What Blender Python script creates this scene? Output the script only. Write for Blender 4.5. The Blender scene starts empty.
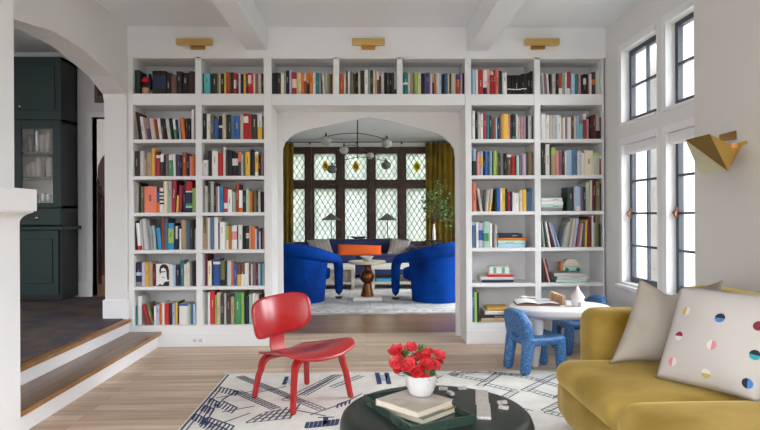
import bpy, bmesh, math, random
from mathutils import Vector as V, Matrix
random.seed(7)
PI = math.pi
SC = bpy.context.scene
COL = SC.collection

# ------------------------------------------------------------------ camera
F, CX, CY = 590.0, 380.0, 215.0
CAMZ = 1.2
YAW = math.atan(14.5 / F)
ROLL = math.radians(0.28)
_f = V((math.sin(YAW), math.cos(YAW), 0))
_r0 = V((math.cos(YAW), -math.sin(YAW), 0))
_u0 = V((0, 0, 1))
_r = math.cos(ROLL) * _r0 - math.sin(ROLL) * _u0
_u = math.cos(ROLL) * _u0 + math.sin(ROLL) * _r0
EYE = V((0, 0, CAMZ))

def ray(px, py):
    return _f + _r * ((px - CX) / F) - _u * ((py - CY) / F)
def at(px, py, Y):
    d = ray(px, py); return EYE + d * (Y / d.y)
def atX(px, py, X):
    d = ray(px, py); return EYE + d * (X / d.x)
def atZ(px, py, z):
    d = ray(px, py); return EYE + d * ((z - CAMZ) / d.z)
def proj(p):
    q = V(p) - EYE; z = q.dot(_f)
    return CX + F * q.dot(_r) / z, CY - F * q.dot(_u) / z

cam = bpy.data.cameras.new('camera'); camo = bpy.data.objects.new('camera', cam); COL.objects.link(camo)
cam.sensor_width = 36; cam.lens = F / 760 * 36; cam.clip_start = .05
R3 = Matrix((_r, _u, -_f)).transposed()
camo.matrix_world = Matrix.Translation(EYE) @ R3.to_4x4()
SC.camera = camo

# ------------------------------------------------------------------ materials
def lin(c):
    c /= 255.0
    return c / 12.92 if c <= .04045 else ((c + .055) / 1.055) ** 2.4
_mats = {}
def M(name, rgb, rough=.5, metal=0., sheen=0., noise=None, bump=None, gain=1., spec=.5, coat=0., trans=0., emit=0.):
    """noise=(scale, other rgb, lo, hi)  bump=(scale, strength)"""
    if name in _mats: return _mats[name]
    m = bpy.data.materials.new(name); m.use_nodes = True
    nt = m.node_tree; b = nt.nodes['Principled BSDF']
    c = [min(.9, lin(x) * gain) for x in rgb]
    b.inputs['Base Color'].default_value = (*c, 1)
    b.inputs['Roughness'].default_value = rough
    b.inputs['Metallic'].default_value = metal
    b.inputs['Specular IOR Level'].default_value = spec
    if sheen:
        b.inputs['Sheen Weight'].default_value = sheen
        b.inputs['Sheen Roughness'].default_value = .4
        b.inputs['Sheen Tint'].default_value = (*[min(1, x * 1.5 + .1) for x in c], 1)
    if coat: b.inputs['Coat Weight'].default_value = coat; b.inputs['Coat Roughness'].default_value = .15
    tc = nt.nodes.new('ShaderNodeTexCoord')
    if noise:
        n = nt.nodes.new('ShaderNodeTexNoise'); n.inputs['Scale'].default_value = noise[0]; n.inputs['Detail'].default_value = 3
        nt.links.new(tc.outputs['Object'], n.inputs['Vector'])
        rp = nt.nodes.new('ShaderNodeValToRGB')
        rp.color_ramp.elements[0].position = noise[2]; rp.color_ramp.elements[1].position = noise[3]
        rp.color_ramp.elements[0].color = (*c, 1)
        rp.color_ramp.elements[1].color = (*[min(.9, lin(x) * gain) for x in noise[1]], 1)
        nt.links.new(n.outputs['Fac'], rp.inputs['Fac']); nt.links.new(rp.outputs['Color'], b.inputs['Base Color'])
    if bump:
        n = nt.nodes.new('ShaderNodeTexNoise'); n.inputs['Scale'].default_value = bump[0]; n.inputs['Detail'].default_value = 4
        nt.links.new(tc.outputs['Object'], n.inputs['Vector'])
        bp = nt.nodes.new('ShaderNodeBump'); bp.inputs['Strength'].default_value = bump[1]; bp.inputs['Distance'].default_value = .01
        nt.links.new(n.outputs['Fac'], bp.inputs['Height']); nt.links.new(bp.outputs['Normal'], b.inputs['Normal'])
    _mats[name] = m
    return m

def planks(name, c1, c2, c3, pw, pl, rough=.35, along_x=True):
    m = bpy.data.materials.new(name); m.use_nodes = True
    nt = m.node_tree; N = nt.nodes; L = nt.links; b = N['Principled BSDF']
    tc = N.new('ShaderNodeTexCoord'); mp = N.new('ShaderNodeMapping')
    if not along_x: mp.inputs['Rotation'].default_value[2] = PI / 2
    L.new(tc.outputs['Object'], mp.inputs['Vector'])
    br = N.new('ShaderNodeTexBrick')
    br.inputs['Color1'].default_value = (*map(lin, c1), 1); br.inputs['Color2'].default_value = (*map(lin, c2), 1)
    br.inputs['Mortar'].default_value = (*[lin(x * .62) for x in c2], 1)
    br.inputs['Scale'].default_value = 1; br.inputs['Mortar Size'].default_value = .0012
    br.inputs['Brick Width'].default_value = pl; br.inputs['Row Height'].default_value = pw; br.offset = .37
    L.new(mp.outputs['Vector'], br.inputs['Vector'])
    m2 = N.new('ShaderNodeMapping'); m2.inputs['Scale'].default_value = (1.2, 26, 1)
    L.new(mp.outputs['Vector'], m2.inputs['Vector'])
    nz = N.new('ShaderNodeTexNoise'); nz.inputs['Scale'].default_value = 1.; nz.inputs['Detail'].default_value = 5
    L.new(m2.outputs['Vector'], nz.inputs['Vector'])
    rp = N.new('ShaderNodeValToRGB'); rp.color_ramp.elements[0].position = .35; rp.color_ramp.elements[1].position = .72
    rp.color_ramp.elements[0].color = (1, 1, 1, 1); rp.color_ramp.elements[1].color = (*[lin(x) for x in c3], 1)
    L.new(nz.outputs['Fac'], rp.inputs['Fac'])
    mx = N.new('ShaderNodeMix'); mx.data_type = 'RGBA'; mx.blend_type = 'MULTIPLY'; mx.inputs[0].default_value = .75
    L.new(br.outputs['Color'], mx.inputs[6]); L.new(rp.outputs['Color'], mx.inputs[7])
    L.new(mx.outputs[2], b.inputs['Base Color']); b.inputs['Roughness'].default_value = rough
    _mats[name] = m
    return m

def glass_mat(name, tint=(1, 1, 1), gl=.06, rough=.02, haze=0.):
    m = bpy.data.materials.new(name); m.use_nodes = True
    nt = m.node_tree; nt.nodes.clear()
    o = nt.nodes.new('ShaderNodeOutputMaterial'); t = nt.nodes.new('ShaderNodeBsdfTransparent'); g = nt.nodes.new('ShaderNodeBsdfGlossy')
    t.inputs['Color'].default_value = (*tint, 1); g.inputs['Roughness'].default_value = rough
    x = nt.nodes.new('ShaderNodeMixShader'); x.inputs[0].default_value = gl
    
    src = t.outputs[0]
    if haze:      # rippled old glass scatters part of the light it lets through
        tr = nt.nodes.new('ShaderNodeBsdfTranslucent'); tr.inputs['Color'].default_value = (*[c * .9 for c in tint], 1)
        y = nt.nodes.new('ShaderNodeMixShader'); y.inputs[0].default_value = haze
        nt.links.new(t.outputs[0], y.inputs[1]); nt.links.new(tr.outputs[0], y.inputs[2]); src = y.outputs[0]
    nt.links.new(src, x.inputs[1]); nt.links.new(g.outputs[0], x.inputs[2]); nt.links.new(x.outputs[0], o.inputs[0])
    return m

# ------------------------------------------------------------------ mesh builder
class MB:
    def __init__(s): s.v = []; s.f = []; s.m = []
    def add(s, verts, faces, m=0):
        o = len(s.v); s.v += [V(p) for p in verts]
        for f in faces: s.f.append(tuple(o + i for i in f)); s.m.append(m)
        return s
    def box(s, x0, x1, y0, y1, z0, z1, m=0):
        return s.add([(x, y, z) for z in (z0, z1) for y in (y0, y1) for x in (x0, x1)],
                     [(0, 2, 3, 1), (4, 5, 7, 6), (0, 1, 5, 4), (2, 6, 7, 3), (0, 4, 6, 2), (1, 3, 7, 5)], m)
    def obox(s, c, a, b, d, m=0):
        c, a, b, d = V(c), V(a), V(b), V(d)
        if a.cross(b).dot(d) < 0: a = -a
        return s.add([c + i * a + j * b + k * d for k in (-1, 1) for j in (-1, 1) for i in (-1, 1)],
                     [(0, 2, 3, 1), (4, 5, 7, 6), (0, 1, 5, 4), (2, 6, 7, 3), (0, 4, 6, 2), (1, 3, 7, 5)], m)
    def tube(s, path, r, n=8, m=0, closed=False):
        P = [V(p) for p in path]; k = len(P)
        rs = r if isinstance(r, (list, tuple)) else [r] * k
        t0 = (P[1] - P[0]).normalized()
        a = t0.cross(V((0, 0, 1)))
        if a.length < .1: a = t0.cross(V((1, 0, 0)))
        a.normalize(); vs = []
        for i in range(k):
            t = (P[min(i + 1, k - 1)] - P[max(i - 1, 0)]).normalized()
            a = (a - t * a.dot(t)).normalized(); b = t.cross(a)
            for j in range(n):
                q = 2 * PI * j / n
                vs.append(P[i] + (a * math.cos(q) + b * math.sin(q)) * rs[i])
        fs = [(i * n + j, i * n + (j + 1) % n, (i + 1) * n + (j + 1) % n, (i + 1) * n + j) for i in range(k - 1) for j in range(n)]
        fs += [tuple(range(n - 1, -1, -1)), tuple((k - 1) * n + j for j in range(n))]
        return s.add(vs, fs, m)
    def capsule(s, p, q, r0, r1, n=12, m=0):
        p, q = V(p), V(q); d = (q - p).normalized(); pts = []; rs = []
        for i in range(5):
            a = i * PI / 8; pts.append(p - d * (r0 * math.cos(a))); rs.append(max(1e-4, r0 * math.sin(a)))
        for i in range(5):
            a = PI / 2 - i * PI / 8; pts.append(q + d * (r1 * math.cos(a))); rs.append(max(1e-4, r1 * math.sin(a)))
        return s.tube(pts, rs, n, m)
    def lathe(s, prof, c=(0, 0, 0), n=24, m=0, cap=True):
        c = V(c); k = len(prof)
        vs = [c + V((r * math.cos(2 * PI * j / n), r * math.sin(2 * PI * j / n), z)) for r, z in prof for j in range(n)]
        fs = [(i * n + j, i * n + (j + 1) % n, (i + 1) * n + (j + 1) % n, (i + 1) * n + j) for i in range(k - 1) for j in range(n)]
        if cap: fs += [tuple(range(n - 1, -1, -1)), tuple((k - 1) * n + j for j in range(n))]
        return s.add(vs, fs, m)
    def ball(s, c, r, n=12, m=0, sx=1, sy=1, sz=1):
        c = V(c); h = n // 2 + 1; vs = []
        pr = [(max(1e-4, r * math.sin(PI * i / h)), -r * math.cos(PI * i / h)) for i in range(h + 1)]
        vs = [c + V((a * math.cos(2 * PI * j / n) * sx, a * math.sin(2 * PI * j / n) * sy, z * sz)) for a, z in pr for j in range(n)]
        fs = [(i * n + j, i * n + (j + 1) % n, (i + 1) * n + (j + 1) % n, (i + 1) * n + j) for i in range(h) for j in range(n)]
        fs += [tuple(range(n - 1, -1, -1)), tuple(h * n + j for j in range(n))]
        return s.add(vs, fs, m)
    def prism(s, poly, fn, w0, w1, m=0, mcap=None):
        k = len(poly)
        vs = [fn(u, v, w0) for u, v in poly] + [fn(u, v, w1) for u, v in poly]
        s.add(vs, [(i, (i + 1) % k, k + (i + 1) % k, k + i) for i in range(k)], m)
        o = len(s.v) - 2 * k
        s.f.append(tuple(o + i for i in range(k - 1, -1, -1))); s.m.append(m if mcap is None else mcap)
        s.f.append(tuple(o + k + i for i in range(k))); s.m.append(m if mcap is None else mcap)
        return s
    def rbox(s, c, half, r, n=8, dome=0, m=0, fn=None, rot=0):
        """rounded, optionally domed box; fn(p)->p post-warps points in local coordinates"""
        h = V(half); c = V(c); r = min(r, *h)
        bm = bmesh.new(); bmesh.ops.create_cube(bm, size=2)
        bmesh.ops.subdivide_edges(bm, edges=bm.edges[:], cuts=n, use_grid_fill=True)
        bm.verts.ensure_lookup_table(); vs = []
        for v in bm.verts:
            w = V((math.copysign(abs(v.co[i]) ** .8, v.co[i]) for i in range(3)))
            p = V((w[i] * h[i] for i in range(3)))
            q = V((max(-(h[i] - r), min(h[i] - r, p[i])) for i in range(3)))
            d = p - q
            if d.length > 1e-9: p = q + d.normalized() * r if max(abs(v.co[i]) for i in range(3)) > .999 else p
            if dome and p.z > 0: p.z += dome * (1 - (p.x / h.x) ** 2) * (1 - (p.y / h.y) ** 2)
            if fn: p = fn(p)
            if rot: p = V((p.x * math.cos(rot) - p.y * math.sin(rot), p.x * math.sin(rot) + p.y * math.cos(rot), p.z))
            vs.append(c + p)
        fs = [tuple(x.index for x in f.verts) for f in bm.faces]; bm.free()
        return s.add(vs, fs, m)
    def grid(s, fn, nu, nv, m=0):
        vs = [fn(i / nu, j / nv) for j in range(nv + 1) for i in range(nu + 1)]
        w = nu + 1
        return s.add(vs, [(j * w + i, j * w + i + 1, (j + 1) * w + i + 1, (j + 1) * w + i) for j in range(nv) for i in range(nu)], m)
    def build(s, name, mats, parent=None, smooth=None, bevel=0, local=False, solid=0, subsurf=0, loc=None, fix=True):
        if not isinstance(mats, (list, tuple)): mats = [mats]
        off = V((0, 0, 0))
        if parent is not None:
            if not local:
                r = parent
                while r.parent: r = r.parent
                off = r.location.copy()
        elif loc is not None: off = V(loc)
        else:
            xs = [p.x for p in s.v]; ys = [p.y for p in s.v]; zs = [p.z for p in s.v]
            off = V(((min(xs) + max(xs)) / 2, (min(ys) + max(ys)) / 2, min(zs)))
        me = bpy.data.meshes.new(name)
        me.from_pydata([tuple(p - off) for p in s.v], [], s.f)
        for mt in mats: me.materials.append(mt)
        me.polygons.foreach_set('material_index', s.m)
        if fix:
            bm = bmesh.new(); bm.from_mesh(me); bmesh.ops.recalc_face_normals(bm, faces=bm.faces[:]); bm.to_mesh(me); bm.free()
        if smooth is not None:
            me.polygons.foreach_set('use_smooth', [True] * len(me.polygons))
            if smooth < 180: me.set_sharp_from_angle(angle=math.radians(smooth))
        me.update()
        o = bpy.data.objects.new(name, me); COL.objects.link(o)
        if parent is not None: o.parent = parent
        else: o.location = off
        if solid:
            q = o.modifiers.new('s', 'SOLIDIFY'); q.thickness = solid; q.offset = 0
        if bevel:
            q = o.modifiers.new('b', 'BEVEL'); q.width = bevel; q.segments = 2; q.limit_method = 'ANGLE'
        if subsurf:
            q = o.modifiers.new('u', 'SUBSURF'); q.levels = subsurf; q.render_levels = subsurf
        return o

def thing(name, label, cat, loc=(0, 0, 0), rz=0, group=None):
    o = bpy.data.objects.new(name, None); COL.objects.link(o); o.empty_display_size = .05
    o.location = loc; o.rotation_euler = (0, 0, rz)
    return tag(o, label, cat, group)
def tag(o, label, cat, group=None, kind=None):
    o['label'] = label; o['category'] = cat
    if group: o['group'] = group
    if kind: o['kind'] = kind
    return o
def struct(o): o['kind'] = 'structure'; return o
def dup(root, loc, rz, label, group=None):
    r = root.copy(); COL.objects.link(r); r.location = loc; r.rotation_euler = (0, 0, rz); r['label'] = label
    if group: r['group'] = group
    for ch in list(root.children):
        c = ch.copy(); COL.objects.link(c); c.parent = r
        for g in list(ch.children):
            d = g.copy(); COL.objects.link(d); d.parent = c
    return r
def arc(c, r, a0, a1, n):
    return [(c[0] + r * math.cos(a0 + (a1 - a0) * i / n), c[1] + r * math.sin(a0 + (a1 - a0) * i / n)) for i in range(n + 1)]
# ================================================================== SETTING
D = 5.46          # face of the built-in bookcases
WB = 5.82         # the wall with the arched doorway behind them
XL, XR = -2.172, 2.25
CEIL = 2.94
HF = .26          # raised hall floor
wallm = M('wall_paint', (230, 229, 228), .7, bump=(60, .03))
trimm = M('trim_paint', (238, 238, 240), .45)
shelfm = M('shelf_paint', (235, 235, 236), .5)
ceilm = M('ceiling_paint', (236, 239, 244), .8)
oak = planks('oak_floor', (228, 206, 184), (200, 174, 148), (200, 182, 168), .095, 1.7, .42)
darkoak = planks('hall_oak', (150, 112, 80), (128, 92, 62), (190, 170, 150), .09, 1.4, .3)
nosing = M('oak_nosing', (168, 122, 74), .35, noise=(9, (140, 98, 58), .35, .7))
tread = planks('oak_tread', (150, 126, 108), (138, 114, 96), (180, 164, 150), .14, 3, .3, False)

struct(MB().box(-2.0, 3.2, -0.7, 6.0, -.12, 0).build('floor', oak, loc=(0, 0, 0)))
struct(MB().box(-2.4, 3.4, 6.0, 12.7, -.12, 0).build('floor_living', planks('living_oak', (160, 128, 98), (140, 110, 82), (190, 170, 150), .09, 1.3, .3), loc=(0, 0, 0)))
struct(MB().box(-6.5, -2.21, -.6, 6.02, HF - .1, HF).box(-6.5, -2.41, 6.02, 10.6, HF - .1, HF).build('floor_hall', darkoak, loc=(0, 0, 0)))
struct(MB().box(XL - .2, 3.2, -0.7, 6.0, CEIL, CEIL + .1).build('ceiling', ceilm))
struct(MB().box(-2.4, 3.4, 6.0, 12.75, 2.77, 2.9).build('ceiling_living', ceilm))
struct(MB().box(-6.5, XL - .2, -.7, 10.6, 3.12, 3.2).build('ceiling_hall', ceilm))

# beams
def beam(name, xa, xb):
    return struct(MB().box(xa, xb, -0.7, D + .0, 2.72, CEIL).build(name, ceilm, bevel=.006))
beam('trim_1', at(246.5, 50.9, D).x, at(267.4, 50.9, D).x)
beam('trim_2', at(466.9, 52.3, D).x, at(487.8, 51, D).x)
xm = (at(267.4, 51, D).x + at(466.9, 51, D).x) / 2

# back wall with the Tudor arch
AP = [(282.3, 160), (282.5, 148), (284.8, 142), (289.5, 137), (295, 133.6), (302, 131), (312, 128.6), (330, 125), (350, 120.6), (368, 116.9),
      (388, 120.2), (410, 126), (430, 131.3), (438, 133.6), (445, 137.5), (451.3, 143.7), (454.3, 149), (455.4, 158)]
A3 = [at(x, y, WB) for x, y in AP]
ax0, ax1 = A3[0].x, A3[-1].x
arch = [(ax0, 0)] + [(p.x, p.z) for p in A3] + [(ax1, 0)]
poly = [(XL - .2, 0), (XL - .2, CEIL), (XR + .2, CEIL), (XR + .2, 0)] + arch[::-1]
struct(MB().prism(poly, lambda u, v, w: V((u, w, v)), WB, 5.87).build('wall_back', wallm))
# frieze above the bookcases
struct(MB().box(XL, XR, D - .0, WB, 2.665, CEIL).build('trim_frieze', trimm))

# left wall with the wide arch to the hall
LA = [(126.5, 110), (126, 100), (125, 94), (122.7, 91), (116.2, 82), (112.4, 76.5), (104, 68.5), (94.2, 60), (83, 49.6), (77, 45.2), (71.6, 42.3), (60, 39.2), (45, 35.2)]
L3 = [atX(x, y, XL) for x, y in LA]
half = [(p.y, p.z) for p in L3]
yapex = 4.36
half = [h for h in half if h[0] > yapex]
full = half + [(yapex, half[-1][1] + .006)] + [(2 * yapex - y, z) for y, z in half[::-1]]
ye, ys = full[0][0], full[-1][0]
poly = [(6.0, 0), (6.0, CEIL + .2), (-0.7, CEIL + .2), (-0.7, 0)] + [(ys, 0)] + full[::-1] + [(ye, 0)]
struct(MB().prism(poly, lambda u, v, w: V((w, u, v)), XL - .2, XL).build('wall_left', wallm))
# plinth of the arch jamb
struct(MB().box(XL - .22, XL + .012, ye - .014, D - .002, HF, HF + .18).build('baseboard_arch', trimm, bevel=.006))
# steps up to the hall
y0s = 2.2
struct(MB().box(XL - .2, -1.905, y0s, D - .002, 0, .112).build('trim_3', trimm))
struct(MB().box(XL - .02, -1.885, y0s, D - .002, .112, .14, 0).box(-1.885, -1.872, y0s, D - .002, .112, .14, 1).build('trim_4', [tread, nosing]))
struct(MB().box(XL - .2, XL + .005, y0s, ye + .02, .1395, .232).build('trim_5', trimm))
struct(MB().box(XL - .05, XL + .025, y0s, ye + .03, .232, HF + .001).build('trim_6', nosing, bevel=.004))
# mass below the hall floor behind the risers
struct(MB().box(-6.5, XL - .2, -.7, 10.6, 0, HF - .1).build('wall_plinth', trimm))

# right wall with four casement openings
WX = XR
def wy(px): return atX(px, 215, WX).y
w1 = (wy(658), wy(622)); w2 = (3.66, wy(666.3))
zu, zl = (1.967, 2.642), (.586, 1.822)
wall = MB()
ylo, yhi = 3.3, 6.0
ysegs = [(ylo, w2[0]), (w2[1], w1[0]), (w1[1], yhi)]
for a, b in ysegs: wall.box(WX, WX + .22, a, b, 0, CEIL)
for a, b in (w1, w2):
    for z0, z1 in ((0, zl[0]), (zl[1], zu[0]), (zu[1], CEIL)): wall.box(WX, WX + .22, a, b, z0, z1)
struct(wall.build('wall_right', wallm))
struct(MB().box(XL, 2.06, -0.75, -0.7, 2.35, CEIL).build('wall_unseen_header', wallm))  # unseen header behind the camera, added to keep sky light low on the bookcases
# chimney-like projection in front (nearer to the viewer)
BX = 2.06
by = atX(693.7, 200, BX).y
struct(MB().box(BX, WX + .3, -0.7, by, 0, CEIL).build('wall_projection', M('wall_warm', (220, 217, 212), .7, bump=(60, .03)), bevel=.012))
struct(MB().box(BX - .02, BX, -0.7, by, 0, .15).build('baseboard_projection', trimm))
struct(MB().box(WX - .018, WX, by, D, 0, .15).build('baseboard_right', trimm))
sash = M('sash_dark', (64, 70, 82), .4)
glass = glass_mat('window_glass')
brassold = M('latch_bronze', (150, 105, 80), .35, .9)
GX = WX + .062
k = 0
for (ya, yb) in (w1, w2):
    for (z0, z1), rows in ((zu, 2), (zl, 4)):
        k += 1
        w = struct(bpy.data.objects.new('window_%d' % k, None)); COL.objects.link(w); w.location = (WX, (ya + yb) / 2, z0)
        f = MB()   # thin white casing and reveal lining
        t = .022
        f.box(WX - .014, WX, yb, yb + .034, z0 - .002, z1 + .034).box(WX - .014, WX, ya + .01, yb, z1, z1 + .034)
        f.box(WX - .004, WX + .2, ya - .0, ya + .008, z0, z1); f.box(WX - .012, WX + .2, yb - t, yb, z0, z1)
        f.box(WX - .012, WX + .2, ya + t, yb - t, z1 - t, z1); f.box(WX - .012, WX + .2, ya + t, yb - t, z0, z0 + t)
        f.build('window_frame', trimm, w)
        a, b, c, d = ya + .008, yb - t, z0 + t, z1 - t
        s = MB(); q = .038
        s.box(GX, GX + .04, a, a + q, c, d); s.box(GX, GX + .04, b - q, b, c, d)
        s.box(GX, GX + .04, a + q, b - q, d - q, d); s.box(GX, GX + .04, a + q, b - q, c, c + q * 1.25)
        so = s.build('sash', sash, w)
        m = MB(); ym = (a + b) / 2
        m.box(GX + .005, GX + .03, ym - .009, ym + .009, c + q, d - q)
        for i in range(1, rows):
            zz = (z0 + t + q) + (d - q - c - q) * i / rows
            m.box(GX + .005, GX + .03, a + q, b - q, zz - .009, zz + .009)
        m.build('muntin', sash, so)
        MB().box(GX + .014, GX + .018, a + q, b - q, c + q, d - q).build('pane', glass, so)
        if rows == 4:
            h = MB(); zc = 1.2
            h.box(GX - .012, GX, b - .03, b - .012, zc - .03, zc + .05).capsule((GX - .02, b - .02, zc + .005), (GX - .05, b - .075, zc - .012), .009, .011, 8).ball((GX - .02, b - .02, zc + .005), .017)
            h.build('handle', brassold, so, smooth=40)
            MB().box(WX + .012, WX + .07, a + .004, b - .004, d - .075, d - .004).tube([(WX + .04, a + .01, d - .075), (WX + .04, b - .01, d - .075)], .012).build('roller_blind', trimm, w)
            MB().box(WX - .05, WX + .0, ya - .05, yb + .05, z0 - .03, z0 + .002).build('sill', trimm, w, bevel=.006)

# ------------------------------------------------------------------ left foreground chimney breast with mantel
fy = 3.2
bxL = at(20, 300, fy).x; bxU = at(14.3, 100, fy).x; mx = at(37.3, 200, fy).x
mz0, mz1 = at(30, 211.3, fy).z, at(30, 189.4, fy).z
fp = thing('fireplace', 'white chimney breast with projecting mantel shelf at left foreground edge', 'fireplace', (bxL - .1, 2.4, 0))
MB().box(XL - .0, bxU, 1.2, fy, 0.01, CEIL - .002).build('chimney_breast', trimm, fp, bevel=.004)
prof = [(bxU - .02, .005), (bxL, .005), (bxL, mz0 - .062)] + [(bxL + .0 + (.105) * (1 - math.cos(a)), mz0 - .062 + .058 * math.sin(a)) for a in [i * PI / 16 for i in range(1, 9)]] + [(mx - .02, mz0), (bxU - .02, mz0)]
prof = [(min(x, mx - .02), z) for x, z in prof]
MB().prism(prof, lambda u, v, w: V((u, w, v)), 1.25, fy).build('surround', trimm, fp, smooth=35)
MB().box(bxU - .01, mx, 1.2, fy + .0, mz0, mz1).build('mantel_shelf', trimm, fp, bevel=.005)

# ------------------------------------------------------------------ hall behind the left arch
HY = 7.0
dx0 = at(92.5, 200, HY).x; cx0 = at(87.5, 200, HY).x
dz = at(98, 117.5, HY).z
struct(MB().box(-6.5, dx0, HY, HY + .12, HF, 3.12).box(dx0, XL - .2, HY, HY + .12, dz, 3.12).build('wall_hall', wallm))
struct(MB().box(cx0, dx0, HY - .025, HY + .13, HF, dz + .06).box(dx0, XL - .2, HY - .025, HY + .13, dz, dz + .06).build('trim_door', trimm, bevel=.004))
bb = MB().box(at(77, 280, HY).x, cx0, HY - .02, HY, HF, HF + .17)
struct(bb.build('baseboard_hall', trimm, bevel=.004))
struct(MB().box(-6.5, XL - .2, 9.6, 9.7, HF, 3.12).build('wall_corridor', M('corridor_paint', (232, 226, 220), .7)))
struct(MB().box(-2.45, XL - .19, 6.0, 12.7, 0, 3.12).build('wall_corridor_right', wallm))
struct(MB().box(-6.7, -6.5, -.7, 7.3, 0, 3.2).box(-6.7, -6.5, 9.4, 10.6, 0, 3.2).box(-6.7, -6.5, 7.3, 9.4, 0, .5).build('wall_hall_left', wallm))  # unseen gap added in this wall to let daylight into the corridor
# arched dark door far down the corridor
wood = M('dark_mahogany', (70, 36, 26), .35, noise=(6, (46, 22, 18), .35, .7))
p0, p1 = at(98.5, 250, 9.55), at(113, 250, 9.55)
zt = at(104, 150, 9.55).z
pts = [(p0.x, HF), (p0.x, zt - .35)] + [(p0.x + .45 * (1 - math.cos(a)), zt - .35 + .42 * math.sin(a)) for a in [i * PI / 16 for i in range(1, 9)]] + [(-2.45, zt + .05), (-2.45, HF)]
dr = MB().prism(pts, lambda u, v, w: V((u, w, v)), 9.53, 9.6).build('door_1', wood); struct(dr)
# staircase
st = thing('staircase', 'dark wooden staircase with balusters seen through the hall doorway', 'staircase', (-3.0, 8.6, HF))
hr = MB(); a = at(92, 187, 8.3); b = at(112, 205, 8.3)
hr.tube([a, b], .035, 8).build('handrail', wood, st, smooth=40)
for i in range(4):
    t = .12 + i * .24
    p = a.lerp(b, t)
    MB().lathe([(.016, HF + .25), (.03, HF + .4), (.016, HF + .55), (.016, HF + .7), (.028, HF + .85), (.016, p.z - HF * 0)], (p.x, p.y, 0), 8).build('baluster', wood, st, smooth=40)
q = at(96.3, 290, 8.3)
MB().box(q.x - .06, q.x + .05, 8.22, 8.36, HF, a.z + .02).ball((q.x, 8.29, a.z + .07), .06).build('newel_post', wood, st, smooth=30)
for i in range(3):
    MB().box(q.x + .1, XL - .22, 8.4 + .26 * i, 9.4, HF + .17 * i + .001, HF + .17 * (i + 1)).build('step', [M('stair_red', (96, 52, 42), .5)], st)
pf = thing('picture', 'small dark framed picture high on the hall wall beside the arch', 'picture', (at(101, 95, HY).x, HY - .03, at(101, 102, HY).z))
a, b = at(94.5, 102.5, HY - .03), at(114, 82, HY - .03)
MB().box(a.x, b.x, HY - .03, HY - .001, a.z, b.z).build('frame', M('frame_gilt', (88, 70, 52), .4), pf)
MB().box(a.x + .04, b.x - .04, HY - .033, HY - .03, a.z + .08, b.z - .05).build('artwork', M('pict', (52, 30, 24), .6), pf)

# carpet on the hall floor
car = M('hall_carpet', (72, 70, 80), .95, noise=(3.5, (104, 84, 74), .42, .6))
tag(MB().box(-5.03, XL - .202, 2.3, 6.9, HF + .0015, HF + .012).box(XL - .202, XL - .035, 3.5, ye - .02, HF + .0015, HF + .012).build('carpet', car), 'dark mottled charcoal carpet covering the raised hall floor', 'carpet')

# green cabinet
gm = M('cabinet_green', (18, 50, 48), .45); gdk = M('cabinet_side', (20, 27, 29), .5)
cxr = at(61, 200, 6.6).x; cxl = cxr - 1.02
cab = thing('display_cabinet', 'tall dark green display cabinet with glazed door in the hall', 'cabinet', ((cxl + cxr) / 2, 6.8, HF))
zled = at(60, 228, 6.6).z; ztop = 2.97
gx0, gx1 = at(21.5, 150, 6.6).x, at(52.5, 150, 6.6).x
gz0, gz1 = at(37, 203, 6.6).z, at(37, 128.5, 6.6).z
c = MB(); tk = .03
c.box(cxl, cxl + tk, 6.62, 6.98, zled, ztop).box(cxr - tk, cxr, 6.62, 6.98, zled, ztop).box(cxl, cxr, 6.96, 6.98, zled, ztop)
c.box(cxl, cxr, 6.62, 6.98, ztop - .04, ztop).box(cxl, cxr, 6.62, 6.98, gz1 + .08, gz1 + .11).box(cxl, cxr, 6.62, 6.98, gz0 - .06, gz0 - .03)
c.box(cxl, cxr, 6.62, 6.98, HF + .02, zled)
c.build('carcass', gdk, cab)
MB().box(cxl - .02, cxr + .045, 6.56, 6.98, zled - .02, zled + .02).build('ledge', gm, cab, bevel=.006)
up = MB().box(cxl, cxr, 6.6, 6.62, gz1 + .1, ztop - .01)
up = up.build('upper_door', gm, cab)
MB().box(gx0 - .02, gx1 + .03, 6.588, 6.6, gz1 + .2, ztop - .1).build('door_panel', gm, up, bevel=.008)
g = MB(); 
g.box(cxl, gx0, 6.6, 6.62, gz0 - .05, gz1 + .09).box(gx1, cxr, 6.6, 6.62, gz0 - .05, gz1 + .09).box(gx0, gx1, 6.6, 6.62, gz1, gz1 + .09).box(gx0, gx1, 6.6, 6.62, gz0 - .05, gz0)
gd = g.build('glazed_door', gm, cab, bevel=.004)
MB().box(gx0, gx1, 6.608, 6.612, gz0, gz1).build('pane', glass, gd)
dw = MB().box(cxl, cxr, 6.595, 6.62, zled + .03, gz0 - .06).build('drawer', gm, cab, bevel=.006)
silver = M('nickel', (200, 195, 185), .25, 1)
kp = at(37, 218, 6.58); MB().ball((kp.x, 6.582, kp.z), .02, 10, sx=1.5).build('knob', silver, dw, smooth=60)
kp = at(19.6, 106.5, 6.58); MB().ball((kp.x, 6.582, kp.z), .014, 10).build('knob', silver, up, smooth=60)
ld = MB().box(cxl, cxr - .03, 6.597, 6.62, HF + .08, zled - .03).build('lower_door', gm, cab)
MB().box(gx0, gx1, 6.585, 6.6, HF + .2, zled - .12).build('door_panel', gm, ld, bevel=.008)
pale = M('cabinet_back', (206, 200, 184), .6)
MB().box(cxl + tk, cxr - tk, 6.955, 6.96, gz0 - .03, gz1 + .08).build('lining', pale, cab)
shz = [at(37, 152.5, 6.7).z, at(37, 177, 6.7).z]
for z in shz: MB().box(cxl + tk, cxr - tk, 6.64, 6.95, z - .02, z).build('shelf', gdk, cab)
clearg = glass_mat('tumbler_glass', (.8, .82, .8), .22, .1)
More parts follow.
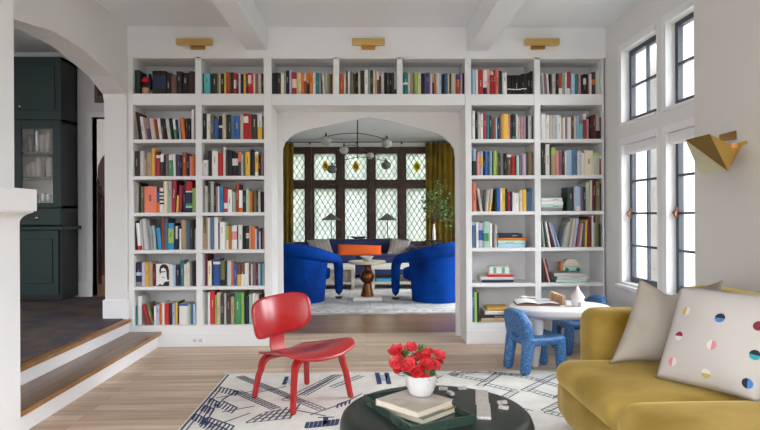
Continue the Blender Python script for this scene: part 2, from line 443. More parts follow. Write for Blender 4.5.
stone = M('stoneware', (170, 160, 148), .5); darkc = M('dark_cup', (48, 40, 38), .4)
ig = 0
lab = ['leftmost', 'second from left', 'third from left', 'fourth from left', 'fifth from left']
for row, (z, items) in enumerate((((shz[0]), [(26, .17, 2), (31.5, .2, 2), (37.5, .26, 0), (43, .2, 1), (48.5, .24, 1)]), (shz[1], [(28, .13, 1), (33.5, .17, 1), (39, .225, 1), (44.5, .2, 2), (49, .22, 1)]), (gz0 - .03, [(27, .12, 0), (35, .13, 0), (43, .14, 0), (48.5, .13, 0)]))):
    for i, (px, h, kd) in enumerate(items):
        p = at(px, 150, 6.74)
        r = .034 + .006 * (i % 2)
        o = MB().lathe([(r * .7, z + .001), (r * .8, z + .02), (r * 1.05, z + h * .6), (r, z + h), (r * .9, z + h), (r * .9, z + h * .5), (r * .6, z + .03)], (p.x, p.y, 0), 14).build(['tumbler', 'jar', 'cup'][kd], [clearg, stone, darkc][kd], smooth=40)
        tag(o, '%s %s, %s on the %s shelf of the green cabinet' % (['clear glass', 'pale stoneware', 'dark'][kd], ['tumbler', 'jar', 'cup'][kd], lab[i], ['upper', 'middle', 'lowest'][row]), ['glass', 'jar', 'cup'][kd], 'glassware in the green cabinet')

# ------------------------------------------------------------------ built-in bookcases
SHL = {}   # shelf tops per bay
BX0 = {}
bays = {'A': (133.4, 195.8), 'B': (201.8, 264.2), 'C1': (270, 333.9), 'C2': (339.7, 397.6), 'C3': (403.3, 466.2), 'D': (471.9, 534.9), 'E': (541, 603)}
for b_, (x0, x1) in bays.items(): BX0[b_] = (at(x0, 215, D).x, at(x1, 215, D).x)
def zrow(vals): return sum(at(x, y, D).z for x, y in vals) / len(vals)
def zz(y, side): return at(198, y, D).z if side == 'L' else at(538, y, D).z
ZL = [zz(y, 'L') for y in (93.5, 139.2, 175.9, 212.4, 249.8, 286.4, 325.4)]
ZR = [zz(y, 'R') for y in (94.0, 138.9, 175.1, 211.2, 247.6, 283.2, 322.6)]
ztop_open = at(370, 58.6, D).z
def bookcase(name, label, bs, zs, xl, xr):
    t = thing(name, label, 'bookcase', ((xl + xr) / 2, D + .18, 0))
    inner = [BX0[b] for b in bs]
    xs = [(xl, inner[0][0])] + [(inner[i][1], inner[i + 1][0]) for i in range(len(inner) - 1)] + [(inner[-1][1], xr)]
    for a, b in xs: MB().box(a, b, D, WB - .001, .001, 2.664).build('upright', shelfm, t, bevel=.003)
    for (a, b) in inner:
        for i, z in enumerate(zs):
            zb = z - .033
            if i == 0: zb = at(370, 104.9, D).z
            if i == len(zs) - 1: zb = z - .06
            MB().box(a, b, D + .004, WB - .02, zb, z).build('shelf', shelfm, t, bevel=.003)
    MB().box(inner[0][0] - .01, inner[-1][1] + .01, WB - .02, WB - .002, .1, 2.66).build('back_panel', shelfm, t)
    MB().box(xs[0][1] - .005, xs[-1][0] + .005, D, D + .3, ztop_open, 2.664).build('top_rail', shelfm, t)
    MB().box(xl - .0, xr + .0, D - .014, D - .0005, .001, .125).box(xl, xr, D - .004, D - .0004, .12, zs[-1] - .012).build('plinth', shelfm, t, bevel=.004)
    return t
bl = bookcase('bookcase', 'white built-in bookcase filling the wall left of the arched doorway', ['A', 'B'], ZL, XL + .001, at(272, 215, D).x)
brc = bookcase('bookcase', 'white built-in bookcase between the arched doorway and the windows', ['D', 'E'], ZR, at(465.8, 215, D).x, XR - .019)
# bridging unit above the doorway
bxl, bxr = at(272.2, 215, D).x, at(465.6, 215, D).x
bu = thing('bookshelf', 'white bridging shelf of three compartments above the arched doorway', 'bookshelf', ((bxl + bxr) / 2, D + .18, 2.2))
zc0 = zz(93.7, 'L') * .5 + zz(93.9, 'R') * .5
zcb = at(370, 105.2, D).z
MB().box(bxl, bxr, D + .004, WB - .002, zcb, zc0).build('shelf', shelfm, bu, bevel=.003)
ins = [(bxl, BX0['C1'][0]), (BX0['C1'][1], BX0['C2'][0]), (BX0['C2'][1], BX0['C3'][0])]
for a, b in ins[1:]: MB().box(a, b, D, WB - .02, zc0, 2.664).build('divider', shelfm, bu, bevel=.003)
MB().box(bxl, bxr, D, D + .3, ztop_open, 2.664).build('top_rail', shelfm, bu)
MB().box(bxl, bxr, WB - .02, WB - .002, zc0, 2.66).build('back_panel', shelfm, bu)

# picture lights on the frieze
brass = M('satin_brass', (220, 186, 112), .32, 1)
brass2 = M('brass_plate', (176, 136, 76), .4, 1)
names = ['left', 'middle', 'right']
for i, (a, b, c0, c1) in enumerate(((175.7, 211.5, 190.5, 205), (352, 384.8, 361.5, 375), (525.5, 560, 531, 545))):
    pa, pb = at(a, 38.2, D - .1), at(b, 44.2, D - .1)
    t = thing('picture_light', 'brass picture light on the frieze above the %s' % ['far left bookcase bays', 'middle of the arched doorway', 'right-hand bookcase bays'][i], 'wall light', ((pa.x + pb.x) / 2, D, pb.z), group='brass picture lights above the bookcase')
    MB().box(pa.x, pb.x, D - .1, D - .04, pb.z, pa.z).build('lamp_bar', brass, t, bevel=.004)
    q0, q1 = at(c0, 44.2, D - .02), at(c1, 49.2, D - .02)
    MB().box(q0.x, q1.x, D - .03, D - .001, q1.z, q0.z + .03).build('wall_plate', brass2, t, bevel=.003)
    MB().tube([((q0.x + q1.x) / 2, D - .02, q0.z + .015), ((q0.x + q1.x) / 2, D - .06, q0.z + .015)], .012).build('arm', brass2, t)
# wall outlet
q0, q1 = at(191.5, 336, D), at(205, 344, D)
o = thing('wall_outlet', 'white double electrical outlet on the plinth below the left bookcase', 'outlet', (at(198, 344, D).x, D - .018, q1.z))
MB().box(q0.x, q1.x, D - .021, D - .0145, q1.z, q0.z).build('cover_plate', trimm, o, bevel=.002)
for s in (-1, 1):
    xx = (q0.x + q1.x) / 2 + s * .026; z1 = (q0.z + q1.z) / 2
    MB().box(xx - .016, xx + .016, D - .024, D - .0205, z1 - .014, z1 + .014).build('socket', M('outlet_grey', (205, 203, 200), .5), o)
# ================================================================== BOOKS
PAL = {'k': ('black', (30, 29, 32)), 'dk': ('charcoal', (66, 62, 62)), 'gy': ('grey', (142, 140, 140)), 'lg': ('pale grey', (200, 198, 196)),
       'w': ('white', (228, 224, 220)), 'cr': ('cream', (220, 206, 180)), 'tn': ('tan', (180, 152, 120)), 'br': ('brown', (122, 82, 62)),
       'db': ('dark brown', (60, 42, 36)), 'r': ('red', (192, 42, 44)), 'dr': ('dark red', (112, 32, 40)), 'cm': ('crimson', (182, 50, 78)),
       'pk': ('pink', (222, 150, 150)), 'sa': ('salmon', (226, 122, 98)), 'o': ('orange', (228, 122, 44)), 'ru': ('rust', (168, 80, 46)),
       'y': ('yellow', (234, 184, 66)), 'g': ('green', (66, 148, 96)), 'lm': ('lime green', (160, 198, 96)), 'dg': ('dark green', (40, 62, 54)),
       'ol': ('olive', (122, 118, 76)), 'sg': ('sage', (172, 182, 166)), 'te': ('teal', (44, 124, 128)), 'tu': ('turquoise', (92, 188, 194)),
       'b': ('blue', (52, 96, 172)), 'nv': ('navy', (38, 44, 80)), 'lb': ('light blue', (166, 196, 222)), 'sb': ('slate blue', (82, 116, 152)),
       'pu': ('purple', (88, 58, 128)), 'mv': ('mauve', (146, 112, 126)), 'lv': ('lavender', (184, 180, 206)), 'cy': ('bright blue', (40, 150, 205)),
       'mn': ('mint', (176, 214, 196))}
S1 = 760 / 70
CELLS = [  # bay, row, crop origin x, y, scale, books "x0 x1 top colour [Ldx] [colour@t0-t1 from the top]"
('A', 0, 130, 66, S1, "50 104 45 dg; 240 385 52 k nv@.2-.75; 386 444 72 k; 445 500 100 br; 502 560 58 k; 562 634 76 k; 636 690 58 db; 692 712 92 dk"),
('B', 0, 198, 66, S1, "42 62 80 dg; 62 130 80 tu; 131 150 84 nv; 151 204 80 dg; 205 222 82 ol; 223 242 80 cr; 243 283 82 db; 284 304 74 y; 305 350 66 ru r@.8-1; 351 384 70 db; 386 416 76 cm w@.32-.72; 417 436 86 dr; 437 460 76 w; 461 494 86 nv; 495 519 78 y; 520 538 84 dr; 539 576 74 r w@.1-.5; 577 600 84 r; 601 620 82 cr; 621 651 84 mv; 652 685 88 cr; 686 714 84 k"),
('C1', 0, 268, 66, S1, "23 55 75 k; 56 80 78 dk; 81 100 72 k; 101 136 74 dk; 138 170 80 cr; 171 194 62 sg; 195 229 50 k; 230 253 42 lv; 258 309 68 cm cr@.3-.7; 310 326 80 y; 327 362 74 cr; 364 390 68 o; 391 414 84 w ru@.35-1; 415 449 76 dg o@0-.45; 450 486 68 o; 487 516 72 w; 517 550 75 te; 551 576 76 gy; 585 607 110 w L-16; 610 640 80 sg; 641 660 80 tn; 661 680 86 ol; 681 697 88 dg; 698 715 68 tn"),
('C2', 0, 336, 66, S1, "42 82 84 ru; 84 107 88 cr; 108 127 50 dk; 128 152 64 w; 164 190 64 ol; 191 215 84 dk; 216 240 72 k; 241 262 76 cr; 263 308 50 db; 310 345 42 w; 346 372 40 sg; 373 404 46 dg; 405 423 46 cr; 424 444 52 tn; 445 468 64 w br@.35-1; 469 488 110 dk; 489 522 76 lg; 523 550 70 k; 551 578 72 dk; 579 604 74 k; 605 632 72 dk; 633 664 70 lg dk@.75-1"),
('C3', 0, 400, 66, S1, "36 85 70 te w@.45-.55; 86 110 84 w; 112 140 74 tn; 141 157 72 ol; 158 195 70 lm; 196 228 82 cr; 230 269 80 k; 270 284 76 sb; 285 314 72 pu; 315 331 72 mv; 332 350 86 w; 351 371 72 sg dg@.45-1; 372 395 84 o; 396 424 76 w; 425 449 80 lb; 450 484 88 k; 485 518 76 sb; 519 536 84 cr; 537 553 84 k; 554 604 80 cr; 608 659 88 ru pu@0-.25; 660 676 80 lv; 677 697 76 db; 698 717 90 gy"),
('D', 0, 468, 66, S1, "46 80 45 lb; 82 109 40 w; 111 164 40 r; 165 205 44 w k@.7-1; 206 240 34 pk; 241 276 60 r cr@0-.15; 277 300 46 r; 301 333 34 sa; 334 366 52 dg; 375 424 72 w; 428 468 100 k w@.69-.74; 469 508 100 k w@.70-.75; 509 546 98 k w@.71-.76; 547 580 99 k w@.70-.75; 581 613 84 k w@.69-.74; 614 640 80 dk w@.69-.74; 641 681 76 k; 682 712 54 k"),
('E', 0, 537, 66, S1, "42 54 100 gy; 56 70 78 w L-12; 72 98 80 mv L-14; 100 122 78 w L-16; 124 150 85 dg; 151 165 88 br; 166 206 86 lg; 207 237 80 db; 238 274 78 ru w@.7-1; 275 305 92 sg; 306 325 74 w; 326 362 64 r w@.72-1; 370 414 84 lb; 415 448 86 te; 449 477 84 pk; 478 504 100 nv; 505 534 88 k w@.2-.5; 535 556 90 k; 557 571 132 pk; 572 594 84 w; 595 633 66 dk o@.32-.55; 640 698 54 sg"),
('A', 1, 130, 107, S1, "45 60 48 tn L-30; 62 78 55 k L-32; 80 96 62 dk L-34; 98 136 108 w L-34; 138 158 118 tn L-32; 160 200 122 mv L-30 pu@.5-1; 204 250 122 cr L-30; 252 286 138 r L-28 br@.6-1; 288 322 126 w L-30; 324 356 124 db L-28; 358 380 130 k L-28; 382 416 138 lg L-28; 418 458 126 k L-26; 460 484 134 w L-24 g@.5-1; 486 514 138 nv L-20; 516 538 140 lv L-18; 540 578 118 o L-24; 604 630 124 nv; 631 656 124 k; 664 697 24 w; 698 712 90 dr"),
('B', 1, 198, 107, S1, "46 90 70 k; 92 134 76 w; 135 168 84 ol; 170 222 130 b; 224 262 98 k cr@.4-.5; 264 301 72 cr; 302 327 84 dk; 328 357 84 dg; 358 397 96 sb; 398 446 96 b; 447 490 80 cr; 491 546 74 r w@.1-.35; 547 580 76 r; 582 640 82 dg; 644 695 74 w y@.5-1; 696 715 100 dk"),
('A', 2, 130, 145, S1, "44 96 64 db; 104 154 64 lg; 155 176 150 tn; 177 236 80 tn; 237 265 38 y; 266 278 64 ru; 279 326 110 cm w@0-.14; 328 364 98 w dg@.36-1; 365 384 110 k; 385 417 94 mv; 418 462 104 g w@0-.26; 463 490 94 w L-8; 491 514 102 dk; 515 538 104 pu; 539 566 108 k; 567 610 80 ru; 612 644 100 k; 645 670 120 pk; 671 696 118 o; 697 712 100 ru"),
('B', 2, 198, 145, S1, "54 110 165 w; 112 148 66 k; 149 212 64 w; 214 271 80 r; 272 300 24 w; 301 330 54 dk; 331 366 54 k; 367 432 88 k w@.24-.54; 433 464 76 sa dk@.42-1; 465 492 94 lg; 497 511 75 ol; 512 563 74 y; 565 585 45 k; 586 614 78 nv; 616 654 72 w y@.16-.84; 655 680 100 k; 682 712 86 mv"),
('A', 3, 130, 178, S1, "45 93 60 lg; 95 114 50 k; 115 152 92 ol; 153 285 92 sa; 286 316 96 o nv@0-.2 b@.2-.62; 318 360 106 w k@.15-.22 k@.3-.37 k@.45-.52 k@.6-.67; 364 408 34 cr; 410 448 30 sg; 458 506 26 cm L18; 508 530 190 y L10; 534 574 78 cm L16; 576 598 80 nv; 600 672 22 nv r@.05-.34 w@.34-.38 g@.72-.8 mn@.8-.86; 674 712 112 lm"),
('B', 3, 198, 178, S1, "44 74 36 gy; 75 106 86 w; 107 130 42 dk; 131 170 36 sg; 171 190 54 k; 191 212 94 mv; 213 230 90 w; 231 276 94 cy; 279 320 106 r w@.62-.85; 321 364 126 w; 366 406 150 sg; 408 441 64 ru; 442 480 134 w o@.8-1; 481 518 134 k; 519 548 120 mn; 549 564 140 y; 565 588 138 o; 589 604 140 dr; 605 632 130 ol; 633 652 138 dk; 653 676 144 w; 678 712 150 k"),
('A', 4, 130, 214, 752 / 70, "40 56 76 k L-18; 60 98 98 w L-20 r@.85-1; 102 118 66 lg L-26; 122 170 55 lg L-30; 172 206 64 gy L-26; 208 228 130 lb L-20; 232 262 126 sg L-18; 264 276 140 nv L-18; 278 320 148 cy L-18; 334 366 42 ru; 367 406 50 sb; 407 468 98 cy lm@.2-.75; 469 486 98 nv; 487 512 130 w nv@.55-1; 513 528 138 dg; 529 548 158 w; 549 603 64 tn; 605 645 76 sb; 646 672 60 dk; 673 689 62 k; 690 707 158 lg"),
('B', 4, 198, 214, 752 / 70, "48 84 28 ol tn@.5-1; 85 100 30 tn; 101 130 40 w; 131 170 36 sb; 171 214 34 w; 215 230 90 dk; 231 284 86 w; 285 303 126 cr; 304 326 128 lm w@.6-1; 327 360 134 o; 362 418 124 w pk@.25-.6; 419 429 128 dk; 430 475 118 w; 477 512 130 k; 513 547 140 dg cr@.28-.38 cr@.4-.5; 548 569 140 pk; 570 610 134 o; 611 629 160 w; 630 654 176 b; 655 671 190 w; 672 689 150 k; 690 708 150 mv"),
('A', 5, 130, 252, 752 / 70, "48 121 110 nv lb@.42-.56 gy@.82-1; 123 158 110 lv; 159 199 108 y; 200 238 110 tn; 240 272 130 dr; 425 462 140 w; 463 486 140 lb; 487 536 140 nv; 540 576 92 te; 577 606 130 w; 607 642 112 cr; 643 668 100 gy; 669 704 98 k"),
('B', 5, 198, 252, 752 / 70, "45 74 20 lv; 75 100 18 dr; 102 144 96 cr; 145 160 90 nv; 161 238 76 b w@.1-.2; 240 284 98 ol k@.75-1; 285 311 96 dg; 312 356 94 lg; 357 384 120 sa; 385 415 130 b; 417 458 124 br y@.5-1; 459 499 118 br w@.5-1; 500 546 118 w; 547 566 126 br; 567 584 130 w; 585 622 124 mv; 623 642 126 dr; 643 667 124 lb; 668 690 120 te; 691 708 124 lb"),
('A', 6, 130, 289, 734 / 70, "36 54 176 dg; 55 72 178 te; 74 122 74 lg; 124 160 166 r L-52; 164 196 156 ol L-52; 240 268 180 w; 269 308 166 lv; 311 335 158 o; 336 358 140 w; 359 408 154 r; 409 436 150 db; 440 474 150 lv; 475 496 140 y; 497 513 138 dg; 514 606 158 w b@0-.1; 608 632 160 sg; 633 660 168 sb; 661 686 160 lb"),
('B', 6, 198, 286, 684 / 70, "41 70 66 lg; 71 93 70 gy; 94 115 66 w; 116 164 50 r; 166 184 90 lm; 185 218 66 cr; 219 250 98 dk; 251 274 76 w; 275 317 96 dk; 318 351 106 tn; 355 418 64 g; 419 448 66 lm; 460 494 100 nv; 497 530 80 mn; 531 562 70 w; 564 592 80 w; 594 618 86 dk; 620 644 84 k"),
('D', 1, 468, 107, S1, "47 76 40 w; 78 104 46 dg; 106 132 70 lg; 133 165 76 w; 168 199 66 cm; 201 230 86 te; 231 254 90 nv; 256 264 95 gy; 265 303 114 br; 304 315 116 lb; 316 350 118 dg; 351 371 96 mv; 372 441 74 y; 442 462 86 pk; 463 482 86 nv; 483 516 76 dg g@.88-1; 519 540 76 w; 541 565 106 lg; 566 598 104 pk; 600 630 100 lv; 631 652 100 k; 653 692 94 lg; 694 728 100 nv"),
('E', 1, 537, 107, S1, "46 95 74 w; 97 131 90 w; 132 171 90 cr; 172 196 88 w; 197 216 86 lb; 217 262 90 w; 263 284 110 cr; 285 306 118 w; 307 329 114 mv; 330 372 110 w; 374 402 96 br; 403 424 100 w; 425 458 94 lb; 460 498 86 tu gy@0-.35; 500 535 78 cm w@0-.22; 536 564 130 pk; 566 588 110 k; 589 604 110 dk; 605 640 84 dr; 642 683 86 sg k@.65-1; 684 713 110 dr"),
('D', 2, 468, 145, S1, "55 88 45 lb dg@.45-1; 89 96 70 dk; 97 129 80 pk; 130 163 70 lv y@.2-.62; 165 183 66 nv; 184 212 70 b; 213 232 72 te; 234 262 66 lb; 263 275 74 dg; 276 312 60 lm; 313 330 64 ol; 331 352 86 dk; 353 388 90 gy; 389 420 90 dg; 424 472 104 br w@0-.12; 473 509 114 r; 510 525 118 dk; 526 556 114 mn; 557 590 106 mv; 591 630 94 lv; 632 658 80 br; 659 700 74 tn; 701 722 86 ol"),
('E', 2, 537, 141, S1, "46 70 25 dg; 71 93 30 dk; 94 140 35 w; 141 151 44 k; 152 206 74 tn lm@0-.25; 207 240 105 pk; 242 272 110 mv; 273 301 108 dr; 302 319 112 w; 320 380 98 lb; 381 440 100 sb; 441 461 110 w; 462 484 104 lg; 485 513 130 w; 515 612 104 cr; 613 680 130 sg lm@0-.12; 682 713 160 ru w@0-.15"),
('D', 3, 468, 178, S1, "49 90 55 sa; 96 124 120 w L-38; 210 240 128 lg L24; 244 276 120 cr L26 y@.6-1; 288 310 128 dg; 311 350 108 b; 351 372 110 cr; 373 404 108 y; 405 432 118 dk; 434 460 148 cm; 461 482 150 nv; 483 503 150 w; 504 556 164 w; 560 590 136 cr; 591 634 124 y; 635 664 150 sb; 665 694 110 sb; 695 726 110 lb"),
('E', 3, 537, 175, 734 / 70, "322 386 130 dg; 388 412 120 lv; 413 460 120 lb w@.8-1; 461 485 130 mv; 486 512 126 nv; 513 550 80 sg; 554 580 56 cr; 581 620 50 dr; 622 662 70 ol; 664 692 90 dg"),
('D', 4, 468, 214, 752 / 70, "48 84 90 sb lb@.0-.12; 87 112 90 w; 113 164 96 lv b@.3-.7; 165 226 80 mn g@.45-.75; 227 258 100 w; 259 281 110 mv; 282 313 118 lg"),
('E', 4, 537, 211, 10., "40 58 112 sg L-26; 60 76 112 dg L-30; 78 98 110 w L-42; 100 114 112 dr L-52; 116 134 124 lv L-70; 136 150 120 lb L-82; 280 304 150 gy L40; 306 328 112 sg L46; 332 360 80 gy L52; 364 392 84 cr L46; 396 424 78 lv L44; 428 446 116 mv L34; 448 466 124 pk L26; 468 484 110 te L14; 488 506 88 y L8; 508 547 58 dr; 548 566 44 w; 567 581 118 sg; 582 620 40 ol; 621 634 130 k; 635 652 142 lv; 653 680 150 db"),
('E', 5, 537, 250, 717 / 70, "44 58 92 dk L-22; 60 76 88 pk L-62; 78 96 96 k L-60"),
('D', 6, 468, 286, 684 / 70, "42 62 30 b; 63 92 60 lm; 93 107 66 dg"),
]
FLAT = [  # horizontal stacks: bay, row, ox, oy, s, list from the bottom (x0 x1 ytop ybottom colour), description
('E', 3, 537, 175, 734 / 70, "45 268 346 378 gy; 45 272 314 345 mn; 46 276 276 313 w; 45 266 240 275 w", 'far right bay'),
('D', 4, 468, 214, 752 / 70, "322 616 330 361 lb; 320 618 287 326 mn; 318 636 258 284 o; 330 584 210 254 nv", 'bay right of doorway'),
('D', 5, 468, 252, 752 / 70, "150 492 314 338 nv; 140 490 281 312 lg; 214 494 262 279 r", 'bay right of doorway'),
('E', 5, 537, 250, 717 / 70, "196 510 306 332 mn; 208 524 276 304 w; 176 500 244 274 lg", 'far right bay'),
('D', 6, 468, 286, 684 / 70, "130 404 312 346 tn; 158 402 284 310 nv; 166 404 248 283 w; 190 404 214 247 y", 'bay right of doorway'),
('E', 6, 537, 280, 8.6, "60 250 350 374 mn; 70 240 326 349 w", 'far right bay'),
]
BAYN = {'A': 'far left bay', 'B': 'bay left of doorway', 'C1': 'left compartment above doorway', 'C2': 'middle compartment above doorway',
        'C3': 'right compartment above doorway', 'D': 'bay right of doorway', 'E': 'far right bay'}
ROWN = ['top shelf', 'second shelf down', 'third shelf down', 'fourth shelf down', 'fifth shelf down', 'sixth shelf down', 'bottom shelf']
ORD = ['first', 'second', 'third', 'fourth', 'fifth', 'sixth', 'seventh', 'eighth', 'ninth', 'tenth', 'eleventh', 'twelfth', 'thirteenth', 'fourteenth', 'fifteenth']
GAIN = 1.0
pagem = M('book_pages', (222, 212, 192), .85)
rb = random.Random(3)
def cmat(c, jit=True):
    n, rgb = PAL[c]
    g_ = sum(rgb) / 3; rgb = [max(8, min(244, 128 + ((x * .9 + g_ * .1) - 128) * 1.1)) for x in rgb]
    if jit:
        q = rb.randrange(4); f = (.9, 1., 1.08, 1.)[q]
        return M('book_%s_%d' % (n.replace(' ', '_'), q), [min(246, x * f) for x in rgb], .55, gain=GAIN)
    return M('book_%s_1' % n.replace(' ', '_'), rgb, .55, gain=GAIN)
def light(c): return sum(PAL[c][1]) > 330

def book_mesh(w, h, d, c, bands, rot=0., flat=False):
    """standing book: spine faces -Y, bottom-left-front corner region at origin; returns MB, mats"""
    mats = [cmat(c), pagem]; mi = {}
    def idx(cc):
        if cc == c: return 0
        if cc not in mi: mi[cc] = len(mats); mats.append(cmat(cc, False))
        return mi[cc]
    mb = MB()
    cuts = sorted(set([0., 1.] + [x for b in bands for x in b[1:]]))
    z = [h * (1 - t) for t in cuts]           # cuts are measured from the top
    bul = min(.006, w * .22)
    ring = [(0, d), (0, bul), (w * .22, .0008), (w * .5, 0), (w * .78, .0008), (w, bul), (w, d)]
    if w < .012: ring = [(0, d), (0, bul), (w * .5, 0), (w, bul), (w, d)]
    n = len(ring); vs = [(x, y, zz_) for zz_ in z for x, y in ring]
    for i in range(len(cuts) - 1):
        tm = (cuts[i] + cuts[i + 1]) / 2; ci = 0
        for b in bands:
            if b[1] <= tm <= b[2]: ci = idx(b[0])
        mb.add([vs[i * n + j] for j in range(n)] + [vs[(i + 1) * n + j] for j in range(n)], [(j, j + 1, n + j + 1, n + j) for j in range(n - 1)], ci)
    e = min(.0022, w * .2)
    # board edges (top and bottom) and the recessed page block
    for zt, zi in ((h, h - .004), (0, .004)):
        inner = [(e, d), (e, bul + e), (w - e, bul + e), (w - e, d)]
        outer = [(x, y, zt) for x, y in ring]; inn = [(x, y, zt) for x, y in inner]
        o = len(mb.v); mb.v += [V(p) for p in outer + inn + [(x, y, zi) for x, y in inner]]
        F4 = [(0, 1, n + 1, n), tuple([1] + list(range(2, n - 1)) + [n + 2, n + 1]), (n - 2, n - 1, n + 3, n + 2)]
        for f in F4: mb.f.append(tuple(o + i for i in f)); mb.m.append(0)
        for f in [(n, n + 1, n + 5, n + 4), (n + 1, n + 2, n + 6, n + 5), (n + 2, n + 3, n + 7, n + 6), (n + 4, n + 5, n + 6, n + 7)]:
            mb.f.append(tuple(o + i for i in f)); mb.m.append(1)
    mb.add([(0, d, 0), (w, d, 0), (w, d, h), (0, d, h)], [(0, 1, 2, 3)], 1)
    # tiny title ticks on the spine
    if w > .014:
        lc = 'k' if light(c) else ('cr' if rb.random() < .6 else 'w')
        if rb.random() < .5:
            a = rb.uniform(.18, .45); b_ = a + rb.uniform(.15, .3); li = idx(lc) ; t = a; ww = w * rb.uniform(.06, .11)
            while t < b_:
                l = rb.uniform(.015, .035)
                z0, z1 = h * (1 - t - l), h * (1 - t)
                mb.add([(w / 2 - ww, -.0006, z0), (w / 2 + ww, -.0006, z0), (w / 2 + ww, -.0006, z1), (w / 2 - ww, -.0006, z1)], [(0, 1, 2, 3)], li)
                t += l + .022
    return mb, mats
SPECS = []
SB = D + .035
def shelf_z(bay, row):
    if bay[0] == 'C': return zc0
    return (ZL if bay in 'AB' else ZR)[row]
for bay, row, ox, oy, s, txt in CELLS:
    ents = [e.split() for e in txt.split(';')]
    zs = shelf_z(bay, row); n = len(ents); lastx = None; lo, hi = BX0[bay]
    for i, e in enumerate(ents):
        x0, x1, tp, c = float(e[0]), float(e[1]), float(e[2]), e[3]
        dx = 0; bands = []
        for t in e[4:]:
            if t[0] == 'L': dx = float(t[1:])
            else:
                cc, r = t.split('@'); a, b = r.split('-'); bands.append((cc, float(a), float(b)))
        yy = SB + rb.uniform(-.006, .012)
        P0 = at(ox + x0 / s, oy + tp / s, yy); P1 = at(ox + x1 / s, oy + tp / s, yy)
        H = P0.z - zs; ddx = dx / s * yy / F
        ang = math.atan2(ddx, H)
        W = (P1.x - P0.x - .0006) * math.cos(ang)
        if dx < 0:     # leans left: lowest corner is bottom-left
            h = H / math.cos(ang) - .0; bx = P0.x - ddx
        elif dx > 0:   # leans right: lowest corner is bottom-right
            h = H / math.cos(ang); bx = P1.x - ddx
        else: h = H; bx = P0.x
        if dx == 0:
            if lastx is not None and bx < lastx: W -= lastx - bx; bx = lastx
            if bx < lo + .001: W -= lo + .001 - bx; bx = lo + .001
            if bx + W > hi - .001: W = hi - .001 - bx
            lastx = bx + W + .0004
        else: lastx = (bx + W / math.cos(ang)) if dx < 0 else bx
        d = rb.uniform(.15, .2) if h < .26 else rb.uniform(.19, .24)
        adj = 'tall ' if h > .265 else ('short ' if h < .185 else '')
        adj += 'thick ' if W > .05 else ('slim ' if W < .022 else '')
        big = [b for b in bands if b[2] - b[1] > .2 and b[0] != c]
        col = PAL[c][0] + (' and ' + PAL[big[0][0]][0] if big else '')
        lean = ' leaning' if abs(dx) > 10 else ''
        k_ = i + 1; pos = None
        if i == 0: pos = 'leftmost'
        elif i == n - 1: pos = 'rightmost'
        elif i < (n + 1) / 2: pos = ORD[i] + ' from left'
        else: pos = ORD[n - i - 1] + ' from right'
        lb_ = '%s%s%s book, %s, %s' % (adj, col, lean, pos, (ROWN[row] + ', ' + BAYN[bay]) if bay[0] != 'C' else BAYN[bay])
        SPECS.append(dict(W=W, h=h, d=d, c=c, b=bands, x=bx, y=yy, z=zs, ang=ang, dx=dx, label=lb_, area=W * h,
                          grp='standing books on the %s of the %s' % (ROWN[row], BAYN[bay]) if bay[0] != 'C' else 'standing books in the ' + BAYN[bay]))
    CELLS_N = n
def emit_standing(sp):
    mb, mats = book_mesh(sp['W'], sp['h'], sp['d'], sp['c'], sp['b'])
    a = sp['ang']; ca, sa_ = math.cos(a), math.sin(a)
    off = sp['W'] if sp['dx'] > 0 else 0
    for p in mb.v:
        x, z_ = p.x - off, p.z
        p.x = x * ca + z_ * sa_; p.z = -x * sa_ + z_ * ca
        p.y += sp['y']; p.x += sp['x']; p.z += sp['z'] + .0006
    return mb, mats
SPECS.sort(key=lambda q: -q['area'])
n_flat = sum(len(f[5].split(';')) for f in FLAT) + 4
NSOLO = 300 - n_flat
rest = MB(); rmats = []
for i, sp in enumerate(SPECS):
    mb, mats = emit_standing(sp)
    if i < NSOLO:
        o = mb.build('book', mats, loc=(sp['x'], sp['y'], sp['z']), fix=False)
        tag(o, sp['label'], 'book', sp['grp'])
    else:
        mp = []
        for mt in mats:
            if mt not in rmats: rmats.append(mt)
            mp.append(rmats.index(mt))
        o = len(rest.v); rest.v += mb.v
        rest.f += [tuple(o + k for k in f) for f in mb.f]; rest.m += [mp[k] for k in mb.m]
o = rest.build('book_row', rmats, fix=False)
tag(o, 'narrow paperbacks filling the gaps between larger books on all bookcase shelves', 'books', kind='stuff')
